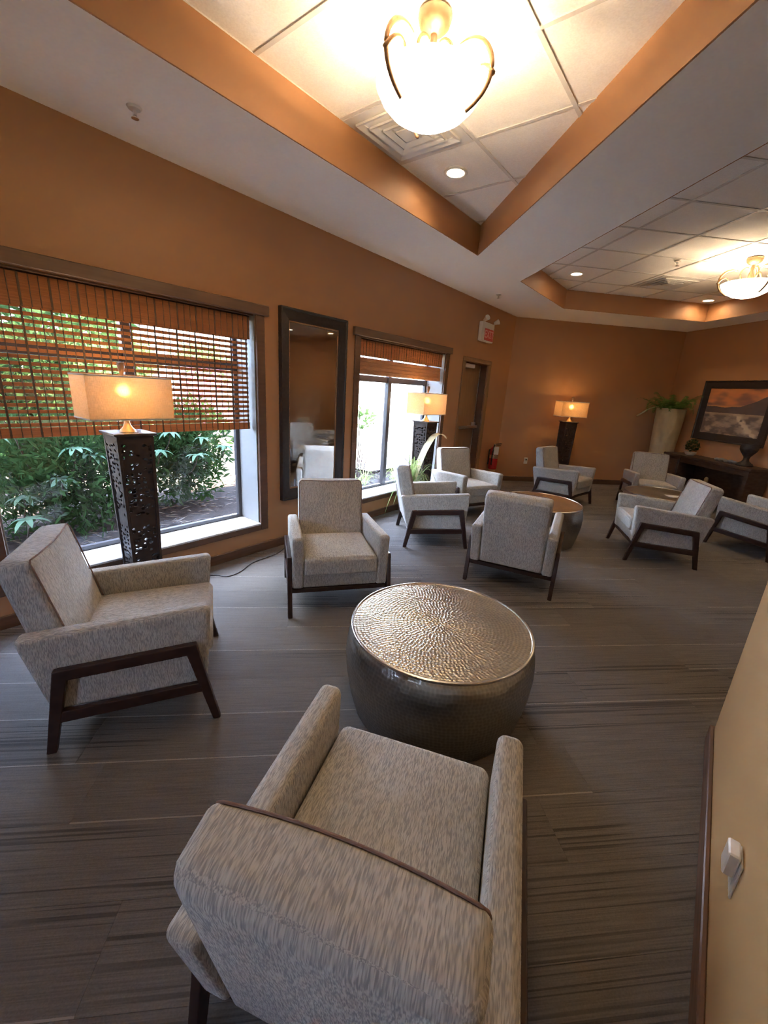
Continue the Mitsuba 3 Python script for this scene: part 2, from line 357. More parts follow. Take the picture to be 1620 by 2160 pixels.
# baseboards
def board(key, p0, p1, label):
    structure(key, label, 'baseboard')
    p0, p1 = np.array(p0), np.array(p1); L = np.linalg.norm(p1 - p0); a = math.atan2(*(p1 - p0)[::-1])
    m = bx(0, L, -.014, 0, 0.0005, .093, .004)
    put(key, at(m, *p0, a), 'mat_trim')
structure('baseboard_left', 'dark wood baseboard under the windows', 'baseboard')
put('baseboard_left', cat([bx(.0005, .015, -2.98, DOOR[0] - .075, .0005, .085, .004), bx(.0005, .015, DOOR[1] + .112, 7.39, .0005, .085, .004)]), 'mat_trim')
board('baseboard_back', BC + [.02, .02], CC - [.01, .01], 'dark wood baseboard behind the far floor lamp')
board('baseboard_right', CC + [.01, -.01], tuple(RE), 'dark wood baseboard under the landscape picture')
structure('baseboard_partition', 'dark wood baseboard along the tan partition', 'baseboard')
put('baseboard_partition', cat([bx(3.412, 3.4295, -2.9, 2.297, .0005, .093, .004), bx(3.412, 3.58, 2.2975, 2.314, .0005, .093, .004)]), 'mat_trim')

# windows
def window(n, y0, y1, label):
    k = f'window_{n}'; structure(k, label, 'window')
    part(k, 'header', bx(.0005, .042, y0 - .115, y1 + .115, HEAD, HEAD + .078, .005), 'mat_header', label='broad weathered wood header board')
    for a, b in ((y0 - .08, y0), (y1, y1 + .08)):
        part(k, 'casing', bx(.0005, .022, a, b, SILL - .07, HEAD, .004), 'mat_trim')
    part(k, 'apron', bx(.0005, .022, y0, y1, SILL - .07, SILL - .012, .004), 'mat_trim')
    part(k, 'sill', bx(-.262, .026, y0 + .001, y1 - .001, SILL - .018, SILL, .004), 'mat_sill', label='pale window sill board')
    for a, b in ((y0, y0 + .012), (y1 - .012, y1)):
        part(k, 'jamb', bx(-.262, -.0005, a, b, SILL, HEAD, .001), 'mat_jamb')
    part(k, 'head_jamb', bx(-.262, -.0005, y0 + .012, y1 - .012, HEAD - .012, HEAD, .001), 'mat_trim')
    yc = (y0 + y1) / 2; xg = -.275
    for a, b in ((y0, y0 + .045), (y1 - .045, y1)): part(k, 'frame_bar', bx(xg - .03, xg + .013, a, b, SILL - .015, HEAD, .003), 'mat_bronze')
    part(k, 'frame_bar', bx(xg - .03, xg + .013, y0 + .045, y1 - .045, SILL - .015, SILL + .03, .003), 'mat_bronze')
    part(k, 'frame_bar', bx(xg - .03, xg + .013, y0 + .045, y1 - .045, HEAD - .045, HEAD, .003), 'mat_bronze')
    part(k, 'mullion', bx(xg - .03, xg + .03, yc - .032, yc + .032, SILL + .03, HEAD - .045, .003), 'mat_bronze')
    for a, b in ((y0 + .045, yc - .032), (yc + .032, y1 - .045)):
        part(k, 'transom', bx(xg - .03, xg + .013, a, b, 1.61, 1.68, .003), 'mat_bronze')
        for z0, z1 in ((SILL + .03, 1.61), (1.68, HEAD - .045)):
            v = [(xg - .01, a, z0), (xg - .01, b, z0), (xg - .01, b, z1), (xg - .01, a, z1)]
            part(k, 'pane', M(v, [[0, 1, 2], [0, 2, 3]]), 'mat_glass')
window(1, *W1, 'wide window with a woven blind behind the left armchair')
window(2, *W2, 'second window between the tall mirror and the exit door')

# woven reed blinds
def reed_blind(y0, y1, zbot, zval, label, folded=False):
    b = thing('roman_blind', label, 'blind')
    part(b, 'head_rail', bx(-.10, -.035, y0, y1, HEAD - .05, HEAD - .014, .003), 'mat_darkwood')
    part(b, 'valance', bx(-.036, -.030, y0, y1, zval, HEAD - .02, .002), 'mat_reed')
    ys, y = [], y0 + .03
    i = 0
    while y < y1 - .01:
        ys.append((y, .011 if i % 3 == 2 else .005)); y += .043 + .012 * random.random(); i += 1
    if not folded:
        z = zval + .13
        while z > zbot + .06:
            part(b, 'slat', bx(-.066, -.062, y0 + .004, y1 - .004, z - .021, z, .0015), 'mat_reed'); z -= .0385
        part(b, 'hem', bx(-.068, -.060, y0, y1, zbot, z + .0385 - .027, .003), 'mat_reed')
        for y, w in ys:
            part(b, 'cord', bx(-.0612, -.0590, y - w / 2, y + w / 2, zbot, HEAD - .05, .0008), 'mat_cord')
            part(f'{b}__valance', 'cord', bx(-.0298, -.028, y - w / 2, y + w / 2, zval, HEAD - .02, .0008), 'mat_cord')
    else:
        zs = np.linspace(zbot + .122, zbot, 4)
        part(b, 'slat', bx(-.066, -.062, y0 + .004, y1 - .004, zval + .012, zval + .03, .0015), 'mat_reed')
        for i, z in enumerate(zs):
            part(b, 'fold', bx(-.085, -.040 + .004 * i, y0 + .002, y1 - .002, z, z + .050, .008), 'mat_reed_thick')
        for y, w in ys:
            part(f'{b}__valance', 'cord', bx(-.0298, -.028, y - w / 2, y + w / 2, zval, HEAD - .02, .0008), 'mat_cord')
            part(b, 'cord', bx(-.064, -.0618, y - w / 2, y + w / 2, zval - .03, zval, .0008), 'mat_cord')
    return b
reed_blind(W1[0] + .014, W1[1] - .03, 1.135, 1.86, 'woven reed blind with gaps, half lowered over the window behind the left lamp')
reed_blind(W2[0] + .014, W2[1] - .03, 1.68, 1.865, 'woven reed blind folded up high over the second window', True)

# exit door
structure('door_1', 'brown exit door with a push bar, right of the second window', 'door')
part('door_1', 'leaf', bx(-.155, -.11, DOOR[0] + .002, DOOR[1] - .002, .006, 1.998, .003), 'mat_door')
for a, b in ((DOOR[0] - .07, DOOR[0]), (DOOR[1], DOOR[1] + .11)): part('door_1', 'casing', bx(.0005, .020, a, b, .001, 2.0, .004), 'mat_door')
part('door_1', 'casing', bx(.0005, .020, DOOR[0] - .07, DOOR[1] + .11, 2.0, 2.065, .004), 'mat_door')
part('door_1', 'stop', bx(-.108, -.001, DOOR[1] - .012, DOOR[1] - .001, .006, 1.99, .002), 'mat_trim')
part('door_1__leaf', 'edge_strip', bx(-.1095, -.104, DOOR[1] - .034, DOOR[1] - .022, .01, 1.99, .001), 'mat_chrome', label='pale weather strip down the door edge')
part('door_1', 'push_bar', bx(-.06, -.025, DOOR[0] + .03, DOOR[1] - .05, 1.005, 1.05, .008), 'mat_chrome', label='metal push bar')
part('door_1__push_bar', 'mount', bx(-.1095, -.06, DOOR[1] - .13, DOOR[1] - .05, .99, 1.10, .008), 'mat_chrome')
part('door_1__push_bar', 'mount', bx(-.1095, -.06, DOOR[0] + .03, DOOR[0] + .09, .99, 1.06, .008), 'mat_chrome')
part('door_1', 'closer', bx(-.1095, -.045, DOOR[0] + .04, DOOR[0] + .43, 1.925, 1.985, .008), 'mat_whitemetal', label='metal door closer')
structure('trim_1', 'full-height backing slab behind the exit door', 'trim')
put('trim_1', bx(-.33, -.16, DOOR[0], DOOR[1], -.05, 2.0, .002), 'mat_trim')  # backing slab that fills the opening behind the door leaf

# ------------------------------------------------------------------ armchairs
def fab_uv(poly):
    """u across, v along the profile line (x, z), so that the weave runs round the edges; on the flanks u = x, v = z"""
    line = LineString(list(poly[-1:]) + list(poly))
    def fn(p, n):
        side = np.abs(n[:, 1]) > .75
        v = shapely.line_locate_point(line, shapely.points(p[:, 0], p[:, 2])).reshape(-1, 3)
        jump = v.max(1, keepdims=True) - v.min(1, keepdims=True) > .5 * line.length
        v = np.where(jump & (v < .5 * line.length), v + line.length, v).reshape(-1)
        return np.stack([np.where(side, p[:, 0], p[:, 1]), np.where(side, p[:, 2], v)], 1)
    return fn
def prism_hull(poly, y0, y1, r, seg=16, inset=True):
    """rounded convex slab: poly of outer corners (x, z), between y0 and y1"""
    r = np.broadcast_to(r, (len(poly),)).astype(float)
    pg = np.array(poly, float); c = pg.mean(0); pts, rr = [], []
    q = Polygon(pg)
    for i in range(len(pg)):
        a, b, d = pg[i - 1], pg[i], pg[(i + 1) % len(pg)]
        e1 = (a - b) / np.linalg.norm(a - b); e2 = (d - b) / np.linalg.norm(d - b)
        h = math.acos(np.clip(e1 @ e2, -1, 1)) / 2; bis = (e1 + e2) / np.linalg.norm(e1 + e2)
        k = b + bis * r[i] / math.sin(h)
        for y in (y0 + r[i], y1 - r[i]): pts.append((k[0], y, k[1])); rr.append(r[i])
    return hull(pts, rr, seg)
def puffed(mesh, x0, x1, y0, y1, zmin, h):
    k = m3.Manifold(m3.Mesh(np.asarray(mesh.vertices, np.float32), np.asarray(mesh.faces, np.uint32))).refine_to_length(.04).to_mesh()
    v = np.array(k.vert_properties[:, :3], float)
    a = np.clip(2 * (v[:, 0] - x0) / (x1 - x0) - 1, -1, 1); b = np.clip(2 * (v[:, 1] - y0) / (y1 - y0) - 1, -1, 1)
    v[:, 2] += np.where(v[:, 2] > zmin, h * (1 - a ** 4) * (1 - b ** 4), 0)
    return M(v, np.array(k.tri_verts))
PANEL = [(.326, .578), (-.388, .527), (-.303, .185), (.292, .196)]
BACK = [(-.313, .822), (-.446, .822), (-.303, .188), (-.17, .23)]
CH = []   # (part name, ply dict, bsdf)
SEAT = [(.328, .428), (-.235, .410), (-.235, .285), (.322, .300)]
BASE = [(.300, .305), (-.27, .29), (-.25, .192), (.284, .200)]
cushion = puffed(prism_hull(SEAT, -.252, .252, [.030, .02, .02, .022], 20), -.235, .33, -.252, .252, .39, .016)
backm = puffed(prism_hull(BACK, -.252, .252, [.022, .045, .02, .02], 20), -1, 1, -1, 1, 9, 0)
def bow(v, w=1.0):
    v = v.copy(); v[:, 0] += w * .020 * (1 - np.clip(v[:, 1] / .252, -1, 1) ** 2) * np.clip((v[:, 2] - .30) / .4, 0, 1); return v
_w = np.clip((backm.vertices[:, 0] - (-.303 - .2256 * (backm.vertices[:, 2] - .188))) / .12, 0, 1)
backm = M(bow(backm.vertices, _w), backm.faces)
CH.append(('seat_cushion', ply_uv(cushion, 'mat_fabric', fab_uv(SEAT[2:] + SEAT[:2]))))
CH.append(('backrest', ply_uv(backm, 'mat_fabric', fab_uv(BACK[2:] + BACK[:2]))))
for y0, y1 in ((-.332, -.256), (.256, .332)):
    CH.append(('armrest', ply_uv(prism_hull(PANEL, y0, y1, [.026, .02, .016, .016], 20), 'mat_fabric', fab_uv(PANEL[2:] + PANEL[:2]))))
CH.append(('seat_base', ply_uv(prism_hull(BASE, -.258, .258, .01, 12), 'mat_fabric', fab_uv(BASE))))
yy_ = np.linspace(-.228, .228, 25)
pip = np.vstack([[(-.200, -.2475, .37)], [(-.302, -.2475, .785)], [(-.312, -.2425, .809)], np.c_[yy_ * 0 - .317, yy_, yy_ * 0 + .8212], [(-.312, .2425, .809)], [(-.302, .2475, .785)], [(-.200, .2475, .37)]])
pip = bow(pip)
CH.append(('backrest__piping', mikit.ply(tube(pip, .0032, 6), 'mat_piping', smooth=True)))
for s in (-1, 1):
    y0, y1 = (.333, .364) if s > 0 else (-.364, -.333)
    CH.append(('leg', mikit.ply(prism_hull([(.340, 0.0), (.306, 0.0), (.206, .412), (.258, .418)], y0, y1, .005, 8), 'mat_chairwood', smooth=35)))
    CH.append(('leg', mikit.ply(prism_hull([(-.302, 0.0), (-.338, 0.0), (-.268, .390), (-.214, .385)], y0, y1, .005, 8), 'mat_chairwood', smooth=35)))
    CH.append(('upper_rail', mikit.ply(prism_hull([(.250, .418), (-.262, .391), (-.255, .340), (.235, .366)], y0, y1, .006, 8), 'mat_chairwood', smooth=35)))
    CH.append(('lower_rail', mikit.ply(prism_hull([(.285, .213), (-.290, .195), (-.300, .142), (.300, .163)], y0 + .002, y1 - .002, .005, 8), 'mat_chairwood', smooth=35)))
CH.append(('stretcher', mikit.ply(bx(.245, .277, -.335, .335, .158, .191, .004), 'mat_chairwood')))
CH.append(('stretcher', mikit.ply(bx(-.282, -.25, -.335, .335, .145, .180, .004), 'mat_chairwood')))
GA = 'grey armchairs around the lounge'
for x, y, fx, fy, lab in [
    (2.681, .66, -.355, .935, 'grey tweed armchair in the foreground seen from behind, nearest the viewer'),
    (1.10, .714, .494, .869, 'grey tweed armchair at the left edge in front of the lamp under the wide window'),
    (1.066, 2.093, .806, -.593, 'grey tweed armchair facing the viewer in front of the tall mirror'),
    (.87, 3.77, .735, .678, 'grey tweed armchair seen side-on in front of the grassy plant at the second window'),
    (1.958, 3.459, -.2226, .975, 'grey tweed armchair with its back to the viewer, between two hammered tables'),
    (2.816, 5.165, -.912, -.41, 'grey tweed armchair at right turned left, its open wooden side frame toward the viewer'),
    (.652, 4.978, .924, -.384, 'grey armchair lit bluish by daylight, standing before the exit door'),
    (1.43, 6.72, .985, -.15, 'grey armchair in front of the floor lamp on the back wall'),
    (2.50, 7.52, .36, -.93, 'grey armchair in front of the tall stone planter in the far corner'),
    (3.743, 6.342, -.88, .47, 'grey armchair cut off by the right edge of the photo, beneath the picture')]:
    k = thing('armchair', lab, 'armchair', GA)
    a = math.atan2(fy, fx)
    for nm, d in CH: put(number(f'{k}__{nm}'), d, None, xf=X(x, y, a))

# ------------------------------------------------------------------ hammered drum tables
def lathe_uv(prof, n, bsdf, uvmode):
    m = lathe(prof, n)
    def uvf(p, fn):
        if uvmode == 'top': return p[:, :2].copy()
        a = np.arctan2(p[:, 1], p[:, 0]).reshape(-1, 3)
        a = np.where((a.max(1, keepdims=True) - a.min(1, keepdims=True) > PI) & (a < 0), a + 2 * PI, a).reshape(-1)
        return np.stack([a * .45, p[:, 2]], 1)
    return ply_uv(m, bsdf, uvf, 50)
def dimpled(P0, Nrm, a, b, pitch_a, pitch_b, depth, seed):
    """hammer marks: surface points P0 (na, nb, 3) pushed in along Nrm; a = ring coordinate, b = arc coordinate with its ring's length (all na x nb)"""
    r = np.random.default_rng(seed); row = np.round(a / pitch_a).astype(int); best = np.full(a.shape, 9.0); 
    jit = r.random((4096, 2))
    for dr_ in (-1, 0, 1):
        q = row + dr_; L = b[1](q * pitch_a); n_ = np.maximum(1, np.round(L / pitch_b))
        t = b[0] * n_ + jit[q % 4096, 0] * 9
        for k_ in (-1, 0, 1):
            c = np.round(t) + k_; h = jit[(q * 613 + (c.astype(int) % n_.astype(int)) * 7) % 4096]
            best = np.minimum(best, np.hypot((a - q * pitch_a) / pitch_a + (h[..., 0] - .5) * .3, (t - c + (h[..., 1] - .5) * .3)))
    hgt = -depth * (1 - np.clip(best / .62, 0, 1) ** 2) - .0014 * (meshkit.noise(P0 * 9) - .5) - .0003 * (meshkit.noise(P0 * 90 + 3) - .5)
    tone = .70 + .30 * np.clip(best / .6, 0, 1) ** 2  # dimples darkened in colour, standing in for their shading
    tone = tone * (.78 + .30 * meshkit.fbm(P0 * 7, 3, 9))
    return P0 + Nrm * hgt[..., None], np.repeat(tone[..., None], 3, -1).reshape(-1, 3)
def grid_mesh(V):
    na, nb = V.shape[:2]; i, j = np.meshgrid(np.arange(na - 1), np.arange(nb), indexing='ij'); j2 = (j + 1) % nb
    q = np.stack([i * nb + j, i * nb + j2, (i + 1) * nb + j2, (i + 1) * nb + j], -1).reshape(-1, 4)
    return M(V.reshape(-1, 3), np.vstack([q[:, [0, 2, 1]], q[:, [0, 3, 2]]]))
na, nb = 110, 620
ang = np.arange(nb) * 2 * PI / nb
R_, A_ = np.meshgrid(np.linspace(.0015, .4345, na), ang, indexing='ij')
P0 = np.stack([R_ * np.cos(A_), R_ * np.sin(A_), .440 + 0 * R_], -1)
tm_, tc_ = dimpled(P0, np.array([0, 0, 1.]) + 0 * P0, R_, (A_ / (2 * PI), lambda q: 2 * PI * np.abs(q)), .0165, .0165, .0024, 5)
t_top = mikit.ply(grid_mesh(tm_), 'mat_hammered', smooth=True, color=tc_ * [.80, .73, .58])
pr = np.array([(.436, .428), (.452, .40), (.462, .36), (.468, .30), (.466, .24), (.456, .16), (.440, .08), (.425, .02), (.42, 0.0012)])
zz = np.linspace(.428, .0012, 84); rr_ = CubicSpline(-pr[:, 1], pr[:, 0])(-zz)
Z_, A_ = np.meshgrid(zz, ang, indexing='ij'); R_ = np.broadcast_to(rr_[:, None], Z_.shape)
N_ = np.stack([np.cos(A_), np.sin(A_), 0 * A_], -1); P0 = N_ * R_[..., None]; P0[..., 2] = Z_
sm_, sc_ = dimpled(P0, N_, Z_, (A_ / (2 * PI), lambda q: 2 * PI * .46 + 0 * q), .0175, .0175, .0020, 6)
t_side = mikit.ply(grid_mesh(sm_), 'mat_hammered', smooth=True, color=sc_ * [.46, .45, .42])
t_rim = mikit.ply(lathe([(.434, .437), (.437, .4435), (.443, .4445), (.448, .441), (.448, .431), (.440, .427), (.432, .430)], 72), 'mat_rim', smooth=50)
for x, y, lab in [(2.257, 1.649, 'hammered silver drum table in front of the nearest armchair'),
                  (1.735, 4.66, 'hammered metal drum table behind the armchair turned away, glowing copper from the lamp'),
                  (2.74, 6.52, 'hammered drum table at far right holding a leaflet')]:
    k = thing('drum_table', lab, 'table', 'hammered drum tables')
    xf = X(x, y, .3)
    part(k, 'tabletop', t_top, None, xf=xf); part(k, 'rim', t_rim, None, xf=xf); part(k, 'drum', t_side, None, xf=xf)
k = thing('leaflet', 'pale leaflet lying on the far hammered table', 'leaflet')
put(k, at(bx(-.1, .1, -.07, .07, .4450, .4480, .001), 2.88, 6.40, .5), 'mat_white')

# ------------------------------------------------------------------ floor lamps
def half_w(z): return np.interp(z, [0, .3, .7, 1.0, 1.17], [.088, .084, .088, .098, .108])
def column_mesh(seed):
    """square openwork column: four carved panels with holes, bent to the column's profile"""
    r = np.random.default_rng(seed); w = .17; H = 1.165; mats = []
    for side in range(4):
        holes = []
        for zi in np.arange(.05, H - .04, .030):
            if abs(zi - .60) < .03: continue
            for yi in np.arange(-w / 2 + .024, w / 2 - .012, .0315):
                if r.random() < .22: continue
                a, b = .0085 + .007 * r.random(), .0065 + .005 * r.random()
                e = affinity.translate(affinity.rotate(affinity.scale(shapely.Point(0, 0).buffer(1, 3), a, b), r.uniform(-30, 30)), yi + r.uniform(-.007, .007), zi + r.uniform(-.008, .008))
                holes.append(e)
        pan = sbox(-w / 2, 0, w / 2, H).difference(shapely.union_all(holes))
        if pan.geom_type != 'Polygon': pan = max(pan.geoms, key=lambda g: g.area)
        m = extr(pan, .014); v = m.vertices
        v = np.stack([w / 2 - v[:, 2], v[:, 0], v[:, 1]], 1)
        m = M(v, m.faces); m.apply_transform(trimesh.transformations.rotation_matrix(side * PI / 2, [0, 0, 1])); m.fix_normals(); mats.append(m)
    m = cat(mats); v = m.vertices.copy()
    s = half_w(v[:, 2]) / (w / 2); v[:, 0] *= s; v[:, 1] *= s
    return M(v, m.faces)
def slab_ring(w, d, z0, z1, t=.0018):
    return [bx(-w / 2, w / 2, d / 2 - t, d / 2, z0, z1, 0), bx(-w / 2, w / 2, -d / 2, -d / 2 + t, z0, z1, 0),
            bx(-w / 2, -w / 2 + t, -d / 2 + t, d / 2 - t, z0, z1, 0), bx(w / 2 - t, w / 2, -d / 2 + t, d / 2 - t, z0, z1, 0)]
def shade_sheet(w, d, z0, z1):
    p = [(-w / 2, -d / 2), (w / 2, -d / 2), (w / 2, d / 2), (-w / 2, d / 2)]
    v = [(x, y, z0) for x, y in p] + [(x, y, z1) for x, y in p]
    f = []
    for i in range(4):
        j = (i + 1) % 4; f += [[i, j, j + 4], [i, j + 4, i + 4]]
    return M(v, f)
def floor_lamp(x, y, ang, seed, label):
    k = thing('floor_lamp', label, 'floor lamp')
    P_ = lambda m: at(m, x, y, ang)
    part(k, 'column', P_(column_mesh(seed)), 'mat_carved')
    part(k, 'base', P_(bx(-.098, .098, -.098, .098, 0.0005, .03, .004)), 'mat_carved')
    part(k, 'top_plate', P_(bx(-.125, .125, -.125, .125, 1.165, 1.18, .003)), 'mat_darkwood')
    part(k, 'neck', P_(lathe([(0, 1.18), (.048, 1.181), (.045, 1.19), (.024, 1.215), (.016, 1.24), (.016, 1.30), (.020, 1.305), (.020, 1.345), (0, 1.346)], 24)), 'mat_brass', smooth=40)
    part(k, 'lamp_shade', P_(shade_sheet(.48, .262, 1.265, 1.52)), 'mat_shade', label='rectangular linen shade, lit from inside')
    for z0 in (1.513, 1.263): part(f'{k}__lamp_shade', 'trim', P_(cat(slab_ring(.484, .266, z0, z0 + .009, .003))), 'mat_trail')
    part(f'{k}__lamp_shade', 'carrier', P_(cat([bx(-.238, .238, -.002, .002, 1.505, 1.509, 0), bx(-.002, .002, -.13, .13, 1.505, 1.509, 0), tube([(.018, 0, 1.30), (.05, 0, 1.38), (.045, 0, 1.46), (0, 0, 1.507)], .0022, 6)])), 'mat_brass')
    bulb = trimesh.creation.icosphere(3, .034); bulb.apply_translation((0, 0, 1.432))
    kb = number(f'{k}__bulb'); d = mikit.ply(P_(bulb), 'mat_white', smooth=True); d['emitter'] = emit(L_BULB, AMBER); scene[kb] = d
    part(k, 'finial', P_(lathe([(0, 1.507), (.008, 1.51), (.009, 1.53), (.016, 1.55), (.021, 1.585), (.019, 1.60), (0, 1.602)], 20)), 'mat_stone_finial', smooth=50)
    return k
floor_lamp(.177, 1.086, PI / 2, 1, 'lit floor lamp on a carved openwork column before the wide window')
floor_lamp(.19, 4.547, PI / 2 - .05, 2, 'lit floor lamp with openwork column before the second window, beside the grassy plant')
floor_lamp(1.01, 7.955, PI / 4, 3, 'lit floor lamp with dark column against the back wall')

# ------------------------------------------------------------------ tall mirror
def frame_bars(h, w, bw, depth):
    """four mitred bars of a picture frame in the local (along, z) plane, front toward +n; returned as prisms (a, z, depth)"""
    o = [(0, 0), (w, 0), (w, h), (0, h)]; i = [(bw, bw), (w - bw, bw), (w - bw, h - bw), (bw, h - bw)]
    out = []
    for k_ in range(4):
        j = (k_ + 1) % 4
        ring = []
        # profile: outer back, outer front (raised outer bead), mid front, inner front (lower), inner back
        prof = [(0, 0), (0, depth), (.12, depth), (.2, depth * .78), (.85, depth * .55), (1, depth * .45), (1, 0)]
        a = [np.array(o[k_]) * (1 - s) + np.array(i[k_]) * s for s, _ in prof]; b = [np.array(o[j]) * (1 - s) + np.array(i[j]) * s for s, _ in prof]
        n_ = len(prof)
        v = [(*a[q], prof[q][1]) for q in range(n_)] + [(*b[q], prof[q][1]) for q in range(n_)]
        f = []
        for q in range(n_):
            r_ = (q + 1) % n_; f += [[q, r_, r_ + n_], [q, r_ + n_, q + n_]]
        for q in range(1, n_ - 1): f += [[0, q, q + 1], [n_, n_ + q + 1, n_ + q]]
        m = M(v, f); m.fix_normals(); out.append(m)
    return out
def on_wall(m, p0, ang, z0):
    """local (along, up, out) -> world: along = direction ang, out = to the right of it"""
    v = m.vertices; d = np.array([math.cos(ang), math.sin(ang)]); n = np.array([d[1], -d[0]])
    w = np.stack([p0[0] + d[0] * v[:, 0] + n[0] * v[:, 2], p0[1] + d[1] * v[:, 0] + n[1] * v[:, 2], z0 + v[:, 1]], 1)
    r_ = M(w, m.faces); r_.fix_normals(); return r_
def rect_wall(a0, a1, z0, z1, out):
    return M([(a0, z0, out), (a1, z0, out), (a1, z1, out), (a0, z1, out)], [[0, 1, 2], [0, 2, 3]])
k = thing('wall_mirror', 'tall narrow mirror in a broad black frame between the two windows', 'mirror')
MW, MH, MY, MZ = .81, 1.70, 2.41, .458
for b in frame_bars(MH, MW, .10, .045): part(k, 'frame_bar', on_wall(b, (.001, MY), PI / 2, MZ), 'mat_frameblack')
for a0, a1, z0, z1 in ((.098, .112, .098, MH - .098), (MW - .112, MW - .098, .098, MH - .098), (.112, MW - .112, .098, .112), (.112, MW - .112, MH - .112, MH - .098)):
    part(k, 'inner_strip', on_wall(bx(a0, a1, z0, z1, .006, .016, .002), (.001, MY), PI / 2, MZ), 'mat_bronze_gold')
part(k, 'glass', on_wall(bx(.10, MW - .10, .10, MH - .10, .002, .010, 0), (.001, MY), PI / 2, MZ), 'mat_mirror', label='mirror glass')

# ------------------------------------------------------------------ exit sign with emergency lamp heads
k = thing('exit_sign', 'white exit sign with red panel and two lamp heads above the door', 'exit sign')
part(k, 'housing', bx(.001, .062, 6.06, 6.47, 2.315, 2.585, .008), 'mat_white')
part(k, 'panel', bx(.0622, .066, 6.15, 6.45, 2.335, 2.50, .001), 'mat_redpanel' if 'mat_redpanel' in scene else 'mat_red')
mat('mat_redpanel', (.62, .10, .10), .5)
scene[k + '__panel']['bsdf'] = {'type': 'ref', 'id': 'mat_redpanel'}
tm = meshkit.text_mesh('EXIT', .10, .002, bold=True); tm.apply_scale([.95, 1, 1]); w_ = tm.bounds[1][0] - tm.bounds[0][0]
tm.apply_translation((-tm.bounds[0][0], -tm.bounds[0][1], 0))
part(f'{k}__panel', 'lettering', on_wall(tm, (.0665, 6.30 - w_ / 2), PI / 2, 2.37), 'mat_redlight')
mat('mat_redlight', (.80, .42, .40), .5)
for yy in (6.12, 6.45):
    h = lathe([(0, 0), (.022, .002), (.03, .05), (.04, .075), (.04, .085), (0, .086)], 20)
    h.apply_transform(trimesh.transformations.rotation_matrix(1.15, [0, 1, 0])); h.apply_transform(trimesh.transformations.rotation_matrix(.5 if yy > 6.3 else -.5, [0, 0, 1]))
    h.apply_translation((.05, yy, 2.60)); part(k, 'lamp_head', h, 'mat_white', smooth=40)

# ------------------------------------------------------------------ fire extinguisher, outlets
k = thing('fire_extinguisher', 'red fire extinguisher with a white tag hanging in the corner past the door', 'fire extinguisher')
fx, fy = .095, 7.03
part(k, 'cylinder', at(lathe([(0, .27), (.06, .272), (.072, .285), (.074, .30), (.074, .60), (.066, .64), (.04, .67), (.02, .68), (0, .68)], 32), fx, fy), 'mat_red', smooth=40)
part(k, 'valve', at(lathe([(0, .68), (.02, .68), (.02, .71), (.012, .72), (0, .72)], 16), fx, fy), 'mat_chrome', smooth=40)
part(f'{k}__valve', 'handle', cat([at(hull([(0, 0, .715), (.10, .02, .735)], .008, 8), fx, fy), at(hull([(0, 0, .695), (.09, .018, .70)], .007, 8), fx, fy)]), 'mat_black', smooth=40)
part(k, 'hose', tube(bez((fx, fy - .02, .70), (fx + .03, fy - .11, .72), (fx, fy - .10, .5), (fx + .01, fy - .085, .36)), .011, 8), 'mat_black', smooth=True)
part(f'{k}__cylinder', 'tag', at(bx(.0755, .0785, -.045, .045, .54, .68, .001), fx, fy, -.75), 'mat_white', label='white inspection tag')
part(f'{k}__cylinder', 'band', at(lathe([(.0742, .47), (.0752, .47), (.0752, .53), (.0742, .53)], 32), fx, fy), 'mat_brass', smooth=40)
part(k, 'bracket', bx(.001, .03, fy - .03, fy + .03, .35, .62, .003), 'mat_black')
def outlet(origin, ang, z, label):
    k = thing('outlet', label, 'outlet')
    P_ = lambda m: on_wall(m, origin, ang, z)
    part(k, 'plate', P_(bx(-.037, .037, -.058, .058, .0005, .006, .002)), 'mat_white')
    for zz in (-.02, .02): part(f'{k}__plate', 'socket', P_(bx(-.017, .017, zz - .014, zz + .014, .0062, .008, .001)), 'mat_white')
    return k, P_
k, P_ = outlet((.405, 7.805), PI / 4, .398, 'white wall outlet left of the far floor lamp')
part(k, 'plug', P_(bx(-.013, .013, .010, .032, .0085, .03, .003)), 'mat_black', label='black plug')
k, P_ = outlet((3.43, 1.255), -PI / 2, .362, 'white outlet with an adapter on the tan partition')
scene.pop(k + '__plate__socket_001'); 
part(k, 'adapter', P_(bx(-.028, .03, .0, .075, .0085, .035, .004)), 'mat_white', label='white plug-in adapter')

